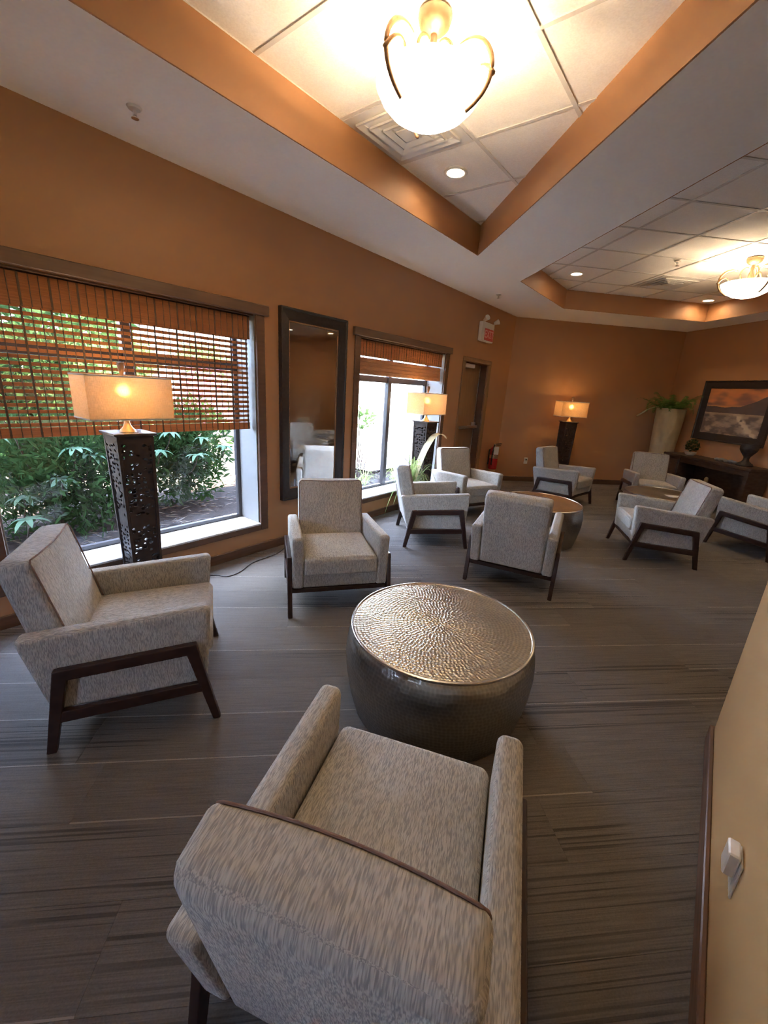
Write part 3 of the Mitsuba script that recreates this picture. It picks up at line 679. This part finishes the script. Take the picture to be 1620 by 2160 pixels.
# ------------------------------------------------------------------ chandeliers, downlights, vents, sprinklers
def chandelier(x, y, a0, label):
    k = thing('ceiling_light', label, 'ceiling light', 'scrolled bowl ceiling lights')
    P_ = lambda m: at(m, x, y, a0)
    part(k, 'canopy', P_(lathe([(0, 3.098), (.072, 3.098), (.074, 3.085), (.066, 3.06), (.045, 3.04), (.02, 3.03), (0, 3.03)], 32)), 'mat_canopy', smooth=45)
    part(k, 'stem', P_(lathe([(0, 3.035), (.014, 3.033), (.017, 3.0), (.012, 2.98), (.022, 2.95), (.026, 2.90), (.018, 2.84), (.012, 2.76), (.012, 2.72), (0, 2.72)], 20)), 'mat_canopy', smooth=45)
    outer = [(.0, .0), (.06, .004), (.12, .02), (.175, .05), (.215, .088), (.24, .13), (.243, .142)]
    prof = [(r, 2.712 + z) for r, z in outer] + [(r * .975, 2.712 + z + .004) for r, z in outer[::-1]]
    kb = number(f'{k}__bowl'); d = mikit.ply(P_(lathe(prof, 56)), 'mat_alabaster', smooth=50); d['emitter'] = emit(L_BOWL); scene[kb] = d
    labels[kb] = {'label': 'glowing alabaster glass bowl'}
    for q in range(3):
        b = q * 2 * PI / 3
        rot = lambda pts: np.stack([pts[:, 0] * math.cos(b) - pts[:, 1] * math.sin(b), pts[:, 0] * math.sin(b) + pts[:, 1] * math.cos(b), pts[:, 2]], 1)
        main = bez((.17, 0, 2.742), (.25, .0, 2.79), (.305, 0, 2.86), (.285, 0, 2.97), (.20, 0, 3.03), (.12, 0, 2.98), n=28)
        part(k, 'scroll_arm', P_(tube(rot(main), np.linspace(.007, .013, 28) * np.r_[np.ones(20), np.linspace(1, .4, 8)], 8)), 'mat_bronze_gold', smooth=True)
        leaf = bez((.272, 0, 2.865), (.25, .03, 2.92), (.20, .03, 2.93), (.185, .03, 2.885), n=14)
        part(k, 'scroll_leaf', P_(tube(rot(leaf), np.linspace(.012, .004, 14), 8)), 'mat_bronze_gold', smooth=True)
        inner = bez((.02, 0, 2.86), (.10, 0, 2.90), (.13, 0, 2.99), (.05, 0, 3.03), (.03, 0, 3.0), n=16)
        part(k, 'scroll_arm', P_(tube(rot(inner), .007, 8)), 'mat_bronze_gold', smooth=True)
        cup = trimesh.creation.icosphere(2, .028); cup.apply_translation((.09 * math.cos(b + 1), .09 * math.sin(b + 1), 2.785))
        kb = number(f'{k}__bulb'); d = mikit.ply(P_(cup), 'mat_white', smooth=True); d['emitter'] = emit(L_CUP); scene[kb] = d
chandelier(1.77, 1.89, .35, 'lit bowl ceiling light with scrolled arms in the near ceiling tray')
chandelier(3.017, 6.243, 1.2, 'lit bowl ceiling light with scrolled arms at the right edge in the far ceiling tray')
DL = 'recessed downlights in the ceiling trays'
for (x, y), lab in zip(DOWNS + SOFF_CANS, ['round lit downlight in the near tray, below the air vent', 'round lit downlight in the far tray, left of the vent',
                  'round lit downlight in the far tray above the corner, beneath the ceiling light', 'round lit downlight in the far tray beyond the right edge',
                  'round lit downlight in the far tray seen only in the mirror', 'unseen downlight added in the near tray to brighten the nearest armchair', 'unseen downlight added in the far tray to brighten the floor right of the tables', 'round lit downlight in the alcove soffit, at the upper right of the mirror', 'round lit downlight in the alcove soffit, at the upper left of the mirror']):
    dz = 0 if (x, y) in DOWNS else HC - HT
    k = thing('downlight', lab, 'downlight', DL)
    part(k, 'trim_ring', at(lathe([(.064, 3.105), (.066, 3.097), (.08, 3.094), (.088, 3.099), (.088, 3.1055), (.066, 3.1055)], 40), x, y, 0, dz), 'mat_white', smooth=40)
    part(k, 'reflector', at(lathe([(.065, 3.10), (.065, 3.165)], 40), x, y, 0, dz), 'mat_chrome', smooth=True)
    disc = M(np.vstack([[(x, y, 3.164 + dz)], [(x + .064 * math.cos(a), y + .064 * math.sin(a), 3.164 + dz) for a in np.arange(32) * PI / 16]]), [[0, (i + 1) % 32 + 1, i + 1] for i in range(32)])
    d = mikit.ply(disc, 'mat_white'); d['emitter'] = emit(L_DOWN); scene[f'{k}__lens'] = d
def vent(x, y, ang, label):
    k = thing('air_vent', label, 'air vent', 'square ceiling air vents')
    P_ = lambda m: at(m, x, y, ang)
    part(k, 'plate', P_(bx(-.29, .29, -.29, .29, 3.0985, 3.1045, .001)), 'mat_whitemetal')
    for r_, z_ in ((.235, 3.080), (.175, 3.074), (.115, 3.072)):
        o = sbox(-r_, -r_, r_, r_); i_ = sbox(-r_ + .035, -r_ + .035, r_ - .035, r_ - .035)
        m = extr(o.difference(i_), .012); v = m.vertices.copy()
        inn = np.maximum(np.abs(v[:, 0]), np.abs(v[:, 1])) < r_ - .01
        v[:, 2] += z_ + np.where(inn, .014, 0)
        part(k, 'louver_ring', P_(M(v, m.faces)), 'mat_whitemetal')
    part(k, 'centre_plate', P_(bx(-.06, .06, -.06, .06, 3.074, 3.084, .002)), 'mat_whitemetal')
vent(1.19, 2.51, 0, 'square air vent in the near tray behind the ceiling light')
vent(2.18, 7.03, PI / 4, 'square air vent in the far tray beside the ceiling light')
for x, y, z, lab in [(.407, 1.203, HC, 'small sprinkler head on the soffit above the wide window'), (.40, 5.75, HC, 'small sprinkler head on the soffit near the exit sign'),
                     (2.35, 6.05, HT, 'small sprinkler head in the far tray left of its ceiling light')]:
    k = thing('sprinkler', lab, 'sprinkler', 'ceiling sprinkler heads')
    part(k, 'escutcheon', at(lathe([(0, z - .0005), (.036, z - .001), (.03, z - .010), (.014, z - .012), (0, z - .012)], 24), x, y), 'mat_whitemetal', smooth=40)
    part(k, 'head', at(lathe([(0, z - .012), (.009, z - .012), (.009, z - .035), (.004, z - .037), (.004, z - .045), (.018, z - .046), (.018, z - .049), (0, z - .049)], 16), x, y), 'mat_chrome', smooth=40)

# ------------------------------------------------------------------ picture, console and what stands on it
RD = -PI / 4   # along the right wall, from the far corner toward the viewer's right
def rw(m, off=0.): # local (along, up, out) on the right wall
    p = CC + np.array([-S2, -S2]) * off
    return on_wall(m, p, RD, 0)
def f_pic(p, n, uv):
    x, y = uv.x, uv.y
    sky = mix((.62, .24, .09), (.26, .115, .085), smoothstep(.35, .75, fbm(x * 3 + y * 2.5, y * 5 - x * 1.5, 2)))
    sky = mix(sky, (.80, .42, .13), smoothstep(.62, .55, y - .06 * noise(x * 5)) * .6)
    ridge = .57 + .05 * noise(x * 6) + .25 * smoothstep(.55, 1.0, x)
    rock = mix((.10, .075, .065), (.36, .29, .22), smoothstep(.35, .7, fbm(x * 7, y * 10, 4)))
    fall = smoothstep(.12, .03, dr.abs(y - (.62 - .62 * (x - .45) / .5) + .08 * noise(x * 14, y * 14))) * smoothstep(.42, .55, x)
    rock = mix(rock, (.60, .53, .42), fall * smoothstep(.3, .6, noise(x * 18, y * 18)))
    lake = mix(rock, (.40, .30, .20), smoothstep(.40, .46, y) * .8)
    land = dr.select(y > .47, mix((.060, .042, .040), (.085, .06, .055), noise(x * 20, y * 20)), lake)
    return dr.select(y > ridge, sky, land)
mat('mat_picture', proc(f_pic), .6)
k = thing('landscape_picture', 'framed landscape print of an orange sunset over rocks, on the right wall', 'picture')
PW, PH, PA, PZ = 1.27, .955, .735, 1.045
for b in frame_bars(PH, PW, .12, .04): b.apply_translation((PA, PZ, .001)); part(k, 'frame_bar', rw(b), 'mat_frameblack')
q = rect_wall(PA + .118, PA + PW - .118, PZ + .118, PZ + PH - .118, .012)
q = rw(q); part(k, 'print', q, 'mat_picture', uv=np.array([(0, 0), (1, 0), (1, 1), (0, 1)], float), label='sunset landscape print')
k = thing('console_table', 'dark wood console table under the landscape picture', 'console table')
for nm, a0, a1, z0, z1, o0, o1 in [('tabletop', .66, 2.30, .735, .775, .0, .40), ('side_panel', .70, 1.02, .0005, .7345, .03, .38), ('side_panel', 2.20, 2.26, .0005, .7345, .03, .38),
                                   ('apron', 1.021, 2.199, .65, .7345, .345, .365), ('back_panel', 1.021, 2.199, .10, .7345, .03, .045), ('shelf', 1.021, 2.199, .22, .25, .046, .375)]:
    part(k, nm, rw(bx(a0, a1, z0, z1, o0 + .016, o1 + .016, .004)), 'mat_darkwood')
for a0, a1 in ((.72, 1.0),): part(k, 'door', rw(bx(a0, a1, .06, .69, .3965, .408, .004)), 'mat_darkwood')
def onc(a, o): return CC + np.array([S2, -S2]) * a + np.array([-S2, -S2]) * o
k = thing('urn', 'dark footed urn at the right end of the console', 'urn'); px, py = onc(2.0, .22)
put(k, at(lathe([(0, .776), (.10, .777), (.105, .79), (.09, .81), (.05, .84), (.036, .87), (.04, .91), (.07, .95), (.105, 1.0), (.112, 1.05), (.095, 1.085), (.10, 1.10), (.09, 1.10), (.08, 1.08), (0, 1.06)], 36), px, py), 'mat_frameblack', smooth=45)
ORD = ['first', 'second', 'third', 'fourth', 'fifth']
for i, (a, r_) in enumerate([(1.55, .030), (1.63, .036), (1.71, .030), (1.79, .034), (1.86, .028)]):
    k = thing('decorative_stone', f'small grey stone on the console, {ORD[4 - i]} of the row from the urn', 'stone', 'stones on the console')
    b = trimesh.creation.icosphere(2, 1.0); b.vertices *= (1 + .12 * (meshkit.noise(b.vertices * 2 + i * 7)[:, None] - .5)); b.vertices *= [r_ * 1.15, r_, r_ * .8]
    px, py = onc(a, .24); b.apply_translation((px, py, .776 - b.vertices[:, 2].min())); put(k, b, 'mat_jamb', smooth=True)
k = thing('potted_topiary', 'small ball-shaped green plant in a white bowl at the left of the console', 'potted plant'); px, py = onc(1.06, .27)
part(k, 'bowl', at(lathe([(0, .776), (.05, .777), (.075, .80), (.088, .835), (.082, .835), (.06, .815), (0, .81)], 32), px, py), 'mat_white', smooth=45)
def leaf_cards(n, centre, radii, L, w, seed, shell=.35, up=.2, fold=.15):
    """n folded leaf blades (4 triangles) scattered in an ellipsoid"""
    r = np.random.default_rng(seed)
    d = r.normal(size=(n, 3)); d /= np.linalg.norm(d, axis=1, keepdims=True)
    rad = shell + (1 - shell) * r.random((n, 1)) ** .5
    c = np.array(centre) + d * rad * np.array(radii)
    ax = d * .6 + r.normal(size=(n, 3)) * .6 + [0, 0, up]; ax /= np.linalg.norm(ax, axis=1, keepdims=True)
    sd = np.cross(ax, r.normal(size=(n, 3))); sd /= np.linalg.norm(sd, axis=1, keepdims=True) + 1e-9
    nn = np.cross(ax, sd)
    l = L * (.6 + .8 * r.random((n, 1))); ww = w * (.7 + .6 * r.random((n, 1)))
    v = np.stack([c, c + ax * l * .45 + sd * ww / 2 + nn * fold * ww, c + ax * l, c + ax * l * .45 - sd * ww / 2 + nn * fold * ww, c + ax * l * .5], 1).reshape(-1, 3)
    b = np.arange(n)[:, None] * 5
    f = np.vstack([b + [0, 1, 4], b + [1, 2, 4], b + [4, 2, 3], b + [0, 4, 3]])
    return M(v, f)
part(k, 'foliage', leaf_cards(420, (px, py, .935), (.10, .10, .10), .03, .016, 5), 'mat_leaf_dark', kind='stuff')
k = thing('figurine', 'small pale upright ornament on the shelf of the console', 'ornament'); px, py = onc(1.50, .27)
put(k, at(lathe([(0, .251), (.04, .252), (.035, .28), (.018, .36), (.028, .42), (.03, .46), (.02, .49), (0, .50)], 20), px, py), 'mat_planter', smooth=45)

# ------------------------------------------------------------------ tall planter with fern
k = thing('tall_planter', 'tall tapered stone planter holding a fern in the far corner', 'planter'); fx, fy = 2.385, 9.165
part(k, 'pot', at(lathe([(0, .0005), (.15, .001), (.155, .02), (.231, 1.50), (.231, 1.515), (.210, 1.515), (.203, 1.46), (0, 1.45)], 48), fx, fy), 'mat_planter', smooth=45)
part(f'{k}__pot', 'soil', at(lathe([(.199, 1.462), (.1, 1.47), (0, 1.472)], 24), fx, fy), 'mat_bark')
r_ = np.random.default_rng(11)
def reach(x, y, az):
    hit = LineString([(x, y), (x + 5 * math.cos(az), y + 5 * math.sin(az))]).intersection(ROOM.boundary)
    return hit.distance(shapely.Point(x, y)) if not hit.is_empty else 5
def frond(base, az, L, rise, droop, w):
    n_ = 14; t = np.linspace(0, 1, n_)
    h = L * (np.sin(t * PI * .5)); z = rise * np.sin(t * PI * .62) - droop * t ** 2.2
    sp = np.stack([base[0] + np.cos(az) * h, base[1] + np.sin(az) * h, base[2] + z], 1)
    sd = np.array([-math.sin(az), math.cos(az), 0]); ms = []
    v, f = [], []
    for i in range(1, n_):
        ww = w * math.sin(PI * min(1, .12 + .88 * (1 - t[i]) ** .7) * .5) + .01
        for s in (-1, 1):
            b0 = sp[i - 1]; b1 = sp[i - 1] * .35 + sp[i] * .65
            tip = sp[i] + sd * s * ww + np.array([math.cos(az), math.sin(az), 0]) * ww * .35 + [0, 0, -.18 * ww]
            j = len(v); v += [b0, tip, b1]; f.append([j, j + 1, j + 2] if s > 0 else [j, j + 2, j + 1])
        j = len(v); e_ = sd * .003; v += [sp[i - 1] - e_, sp[i - 1] + e_, sp[i] + e_, sp[i] - e_]; f += [[j, j + 1, j + 2], [j, j + 2, j + 3]]
    return M(v, f)
for i in range(52):
    az = i * 2.4 + r_.uniform(-.3, .3); L = min(r_.uniform(.22, .56), reach(fx, fy, az) * .72 - .07)
    part(k, 'frond', frond((fx + .06 * math.cos(az), fy + .06 * math.sin(az), 1.465), az, L, r_.uniform(.14, .34), r_.uniform(.02, .22), r_.uniform(.05, .08)), 'mat_leaf_fern')
part(k, 'dry_frond', tube(bez((fx - .1, fy - .05, 1.50), (fx - .25, fy - .02, 1.60), (fx - .40, fy + .02, 1.44), (fx - .52, fy + .05, 1.34)), np.linspace(.008, .016, 16), 6), 'mat_leaf_dry', smooth=True, label='pale dry frond hanging to the left')

# ------------------------------------------------------------------ grassy plant at the second window
k = thing('grassy_plant', 'potted plant with long grassy leaves in front of the second window', 'potted plant'); gx, gy = .25, 4.20
part(k, 'pot', at(lathe([(0, .0005), (.09, .001), (.10, .02), (.13, .24), (.135, .26), (.12, .26), (.115, .235), (0, .23)], 32), gx, gy), 'mat_darkwood', smooth=45)
def strap(base, az, L, h, droop, w, n_=10, fold=.25):
    t = np.linspace(0, 1, n_)
    rr = L * (t ** 1.25); z = h * np.sin(np.minimum(t * 1.15, 1.2) * PI * .5) - droop * t ** 3
    sp = np.stack([base[0] + np.cos(az) * rr, base[1] + np.sin(az) * rr, base[2] + z], 1)
    sd = np.array([-math.sin(az), math.cos(az), 0]); ww = w * np.sqrt(np.clip(np.sin(PI * (.12 + .88 * t)), 0, 1))[:, None] * .5 + .0008
    v = np.stack([sp - sd * ww + [0, 0, 1] * ww * fold, sp, sp + sd * ww + [0, 0, 1] * ww * fold], 1).reshape(-1, 3)
    f = []
    for i in range(n_ - 1):
        for j in (0, 1):
            a = i * 3 + j; f += [[a, a + 1, a + 4], [a, a + 4, a + 3]]
    return M(v, f)
r_ = np.random.default_rng(21)
for i in range(120):
    az = r_.uniform(0, 2 * PI); L = r_.uniform(.10, .40)
    L = min(L, reach(gx, gy, az) * .72 - .05)
    part(k, 'blade', strap((gx + r_.uniform(-.05, .05), gy + r_.uniform(-.05, .05), .235), az, L, r_.uniform(.30, .58), r_.uniform(.0, .9) * L * 1.6, r_.uniform(.009, .016)), 'mat_leaf_grass', smooth=True)
part(k, 'arching_leaf', strap((gx, gy + .03, .24), 1.05, .46, .86, .10, .16, 18, .12), 'mat_leaf_dry', smooth=True, label='broad pale leaf arching in front of the lamp column')

# lamp cord on the floor
k = thing('lamp_cord', 'thin dark cord lying on the carpet between the left armchair and the wall', 'cord')
cp = np.array([(.10, 1.30), (.14, 1.45), (.193, 1.61), (.28, 1.663), (.265, 1.804), (.196, 1.943), (.177, 2.105), (.146, 2.287), (.06, 2.45), (.03, 2.6)])
tt = np.linspace(0, len(cp) - 1, 60)
from scipy.interpolate import CubicSpline
cs = CubicSpline(np.arange(len(cp)), cp)(tt)
put(k, tube(np.c_[cs, np.full(60, .0045)], .0035, 6), 'mat_black', smooth=True)

# ------------------------------------------------------------------ outside
gx_ = np.r_[np.linspace(-.335, -6, 70), np.linspace(-6.4, -40, 50)]; gy_ = np.linspace(-14, 45, 120)
GX, GY = np.meshgrid(gx_, gy_, indexing='ij')
def ground_z(x, y):
    p = np.stack([x * 1.1, y * 1.1, x * 0], -1)
    return .06 + .05 * (meshkit.fbm(p, 3) - .5) + .012 * (meshkit.noise(np.stack([x * 9, y * 9, x * 0], -1)) - .5) + np.clip(-x - 2.5, 0, 60) * .03
GZ = ground_z(GX, GY)
nv = len(gy_); i, j = np.meshgrid(np.arange(len(gx_) - 1), np.arange(nv - 1), indexing='ij')
q = np.stack([i * nv + j, i * nv + j + 1, (i + 1) * nv + j + 1, (i + 1) * nv + j], -1).reshape(-1, 4)
structure('ground', 'mulched garden bed outside the windows', 'ground')
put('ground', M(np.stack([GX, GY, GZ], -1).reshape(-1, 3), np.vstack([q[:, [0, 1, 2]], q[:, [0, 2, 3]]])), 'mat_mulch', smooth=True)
def litter(n, x0, x1, y0, y1, L, seed):
    r = np.random.default_rng(seed)
    x, y = r.uniform(x0, x1, n), r.uniform(y0, y1, n); a = r.uniform(0, PI, n) * .5 + .3; l = L * (.4 + r.random(n)); w = .004 + .006 * r.random(n)
    z = ground_z(x, y) + .012 + .02 * r.random(n); tl = r.normal(size=n) * .15
    d = np.stack([np.cos(a), np.sin(a), tl], 1) * l[:, None] / 2; s = np.stack([-np.sin(a), np.cos(a), a * 0], 1) * w[:, None]
    c = np.stack([x, y, z], 1)
    v = np.stack([c - d, c - s + [0, 0, .006], c + d, c + s + [0, 0, .006], c - [0, 0, .004]], 1).reshape(-1, 3)
    b = np.arange(n)[:, None] * 5
    return M(v, np.vstack([b + [0, 1, 3], b + [1, 2, 3], b + [0, 4, 1], b + [1, 4, 2], b + [2, 4, 3], b + [3, 4, 0]]))
part('ground', 'leaf_litter', litter(2600, -5.5, -.5, -.5, 6.5, .13, 3), 'mat_straw', kind='stuff', label='dry leaves and twigs strewn over the mulch')

def shrub(x, y, h, r, n, seed, label, matk='mat_leaf_dark', L=.10, w=.035, group='shrubs outside the windows', lobes=9):
    k = thing('shrub', label, 'shrub', group)
    rr = np.random.default_rng(seed); z0 = float(ground_z(np.array(x), np.array(y)))
    ms = []
    for q in range(lobes):
        c = (x + rr.uniform(-.55, .55) * r, y + rr.uniform(-.55, .55) * r, z0 + h * rr.uniform(.26, .72))
        ms.append(leaf_cards(n // lobes, c, (r * .62, r * .62, h * .34), L, w, seed * 31 + q))
    part(k, 'foliage', cat(ms), matk, kind='stuff')
    st = [tube(bez((x, y, z0 - .05), (x + rr.uniform(-.1, .1), y + rr.uniform(-.1, .1), z0 + h * .3), (x + rr.uniform(-.5, .5) * r, y + rr.uniform(-.5, .5) * r, z0 + h * .75), n=8), np.linspace(.02, .006, 8), 6) for _ in range(6)]
    part(k, 'stems', cat(st), 'mat_bark', smooth=True)
    return k
def whorl(k, c, L, w, n_, seed, az0=0., matk='mat_leaf_rhodo'):
    rr = np.random.default_rng(seed)
    for i in range(n_):
        az = az0 + i * 2 * PI / n_ + rr.uniform(-.2, .2)
        part(k, 'leaf', strap(c, az, L * rr.uniform(.8, 1.15), .03, L * rr.uniform(.15, .65), w, 8, .18), matk, smooth=True)
k = shrub(-1.55, 1.05, 1.35, .70, 6500, 5, 'large dark green shrub with pale leaf whorls close outside the wide window', L=.09, w=.03)
for c, n_, s in [((-.98, 1.10, .90), 9, 1), ((-.98, .98, .66), 8, 2), ((-1.0, 1.20, .84), 8, 4), ((-1.15, .75, .50), 7, 5), ((-1.2, 1.45, .78), 7, 6), ((-1.1, .62, 1.02), 7, 7), ((-1.0, .72, .36), 7, 8)]:
    whorl(k, c, .14, .042, n_, s)
    part(k, 'branch', tube(bez((c[0] - .35, c[1] - .02, c[2] - .32), (c[0] - .05, c[1], c[2] - .2), c, n=8), .006, 6), 'mat_bark', smooth=True)
k = shrub(-1.9, 2.45, 1.25, .55, 4800, 6, 'green leafy shrub right of the lamp column outside the wide window', L=.10, w=.035)
for c, n_, s in [((-1.35, 2.05, .95), 8, 11), ((-1.45, 2.45, .86), 8, 12), ((-1.5, 2.75, .74), 8, 13), ((-1.40, 1.95, .75), 7, 14), ((-1.55, 2.55, .60), 7, 15), ((-1.3, 2.3, .70), 7, 16)]:
    whorl(k, c, .13, .042, n_, s)
    part(k, 'branch', tube(bez((c[0] - .35, c[1] - .02, c[2] - .3), (c[0] - .05, c[1], c[2] - .2), c, n=8), .006, 6), 'mat_bark', smooth=True)
shrub(-1.2, -.12, .75, .40, 900, 8, 'low bright green shrub at the left end of the wide window', 'mat_leaf_light', .08, .025)
shrub(-3.2, 1.1, 1.9, .75, 4000, 9, 'tall dark shrub farther back behind the left lamp', L=.13, w=.05)
shrub(-3.6, -.4, 1.9, .75, 3500, 10, 'dense green shrub at the far left outside', L=.13, w=.05)
shrub(-5.2, 4.6, 1.7, .6, 1400, 12, 'pink flowering shrub beyond the wide window', 'mat_flower', .09, .06)
shrub(-6.2, 2.6, 1.9, .9, 2000, 13, 'light green shrub in sunlight behind the near shrubs', 'mat_leaf_light', .16, .07)
shrub(-6.5, 6.6, 1.5, .8, 1200, 14, 'light green shrub in sunlight at the right of the wide window', 'mat_leaf_light', .14, .06)
# thin sapling and grass clumps outside the second window
k = thing('sapling', 'thin bare sapling with a few green leaves outside the second window', 'sapling')
for q, (dx, dy) in enumerate([(0, 0), (.12, .18), (-.1, .25), (.05, -.12)]):
    p0 = np.array([-1.3 + dx * .3, 4.95 + dy * .3, .05]); p1 = np.array([-1.3 + dx, 5.0 + dy, 1.0 + .1 * q])
    part(k, 'stem', tube(bez(p0, p0 * .5 + p1 * .5 + [.05, 0, .1], p1, n=10), np.linspace(.008, .003, 10), 6), 'mat_bark', smooth=True)
part(k, 'foliage', leaf_cards(90, (-1.3, 5.05, 1.05), (.16, .2, .14), .09, .035, 77), 'mat_leaf_light', kind='stuff')
for i, (x, y) in enumerate([(-.75, 4.35), (-.95, 4.75), (-.8, 5.3)]):
    k = thing('grass_clump', ['low grass clump outside at the left foot of the second window', 'low grass clump outside below the middle of the second window', 'low grass clump outside at the right foot of the second window'][i], 'grass clump')
    rr = np.random.default_rng(50 + i)
    for q in range(26):
        part(k, 'blade', strap((x, y, .05), rr.uniform(0, 6.28), rr.uniform(.08, .3), rr.uniform(.15, .4), .08, .010), 'mat_leaf_grass', smooth=True)
# trees behind
def tree(x, y, h, r, n, seed, label, matk):
    k = thing('tree', label, 'tree', 'trees beyond the garden'); rr = np.random.default_rng(seed); z0 = float(ground_z(np.array(x), np.array(y)))
    ms = [leaf_cards(n // 7, (x + rr.uniform(-.6, .6) * r, y + rr.uniform(-.6, .6) * r, z0 + h * rr.uniform(.3, .8)), (r * .6, r * .6, h * .22), .26, .13, seed * 17 + q) for q in range(7)]
    part(k, 'crown', cat(ms), matk, kind='stuff')
    part(k, 'trunk', tube([(x, y, z0 - .1), (x + .05, y, z0 + h * .4), (x, y + .1, z0 + h * .75)], [.13, .10, .05], 10), 'mat_bark', smooth=True)
for i, (x, y, h, r, m_) in enumerate([(-8, -3.6, 6.5, 2.0, 'mat_leaf_dark'), (-6.6, .4, 6.0, 1.5, 'mat_leaf_light'), (-9.5, 3.0, 6.0, 1.4, 'mat_leaf_dark'), (-15, 6.2, 3.6, 1.5, 'mat_leaf_light'), (-9.0, -7.5, 4, 2.0, 'mat_leaf_dark'), (-17, 1, 5, 2.5, 'mat_leaf_dark'), (-22, 14, 4, 2., 'mat_leaf_light')]):
    tree(x, y, h, r, 3000, 100 + i, ['tall dark tree at the far left outside', 'light green tree behind the tall shrub', 'dark tree behind the light shrub', 'light green tree at the right of the wide window', 'dark tree beyond the left edge', 'big dark tree far back', 'pale tree far off in the sunlight'][i], m_)
structure('path', 'pale sunlit concrete path outside the second window', 'path')
pv = []
for x in np.linspace(-1.5, -6.3, 8):
    for y in np.linspace(5.6, 30, 30): pv.append((x - .1 * math.sin(y * .4), y, float(ground_z(np.array(x), np.array(y))) + .05))
pf = []
for i in range(7):
    for j in range(29):
        a = i * 30 + j; pf += [[a, a + 1, a + 31], [a, a + 31, a + 30]]
put('path', M(pv, pf), 'mat_path', smooth=True)
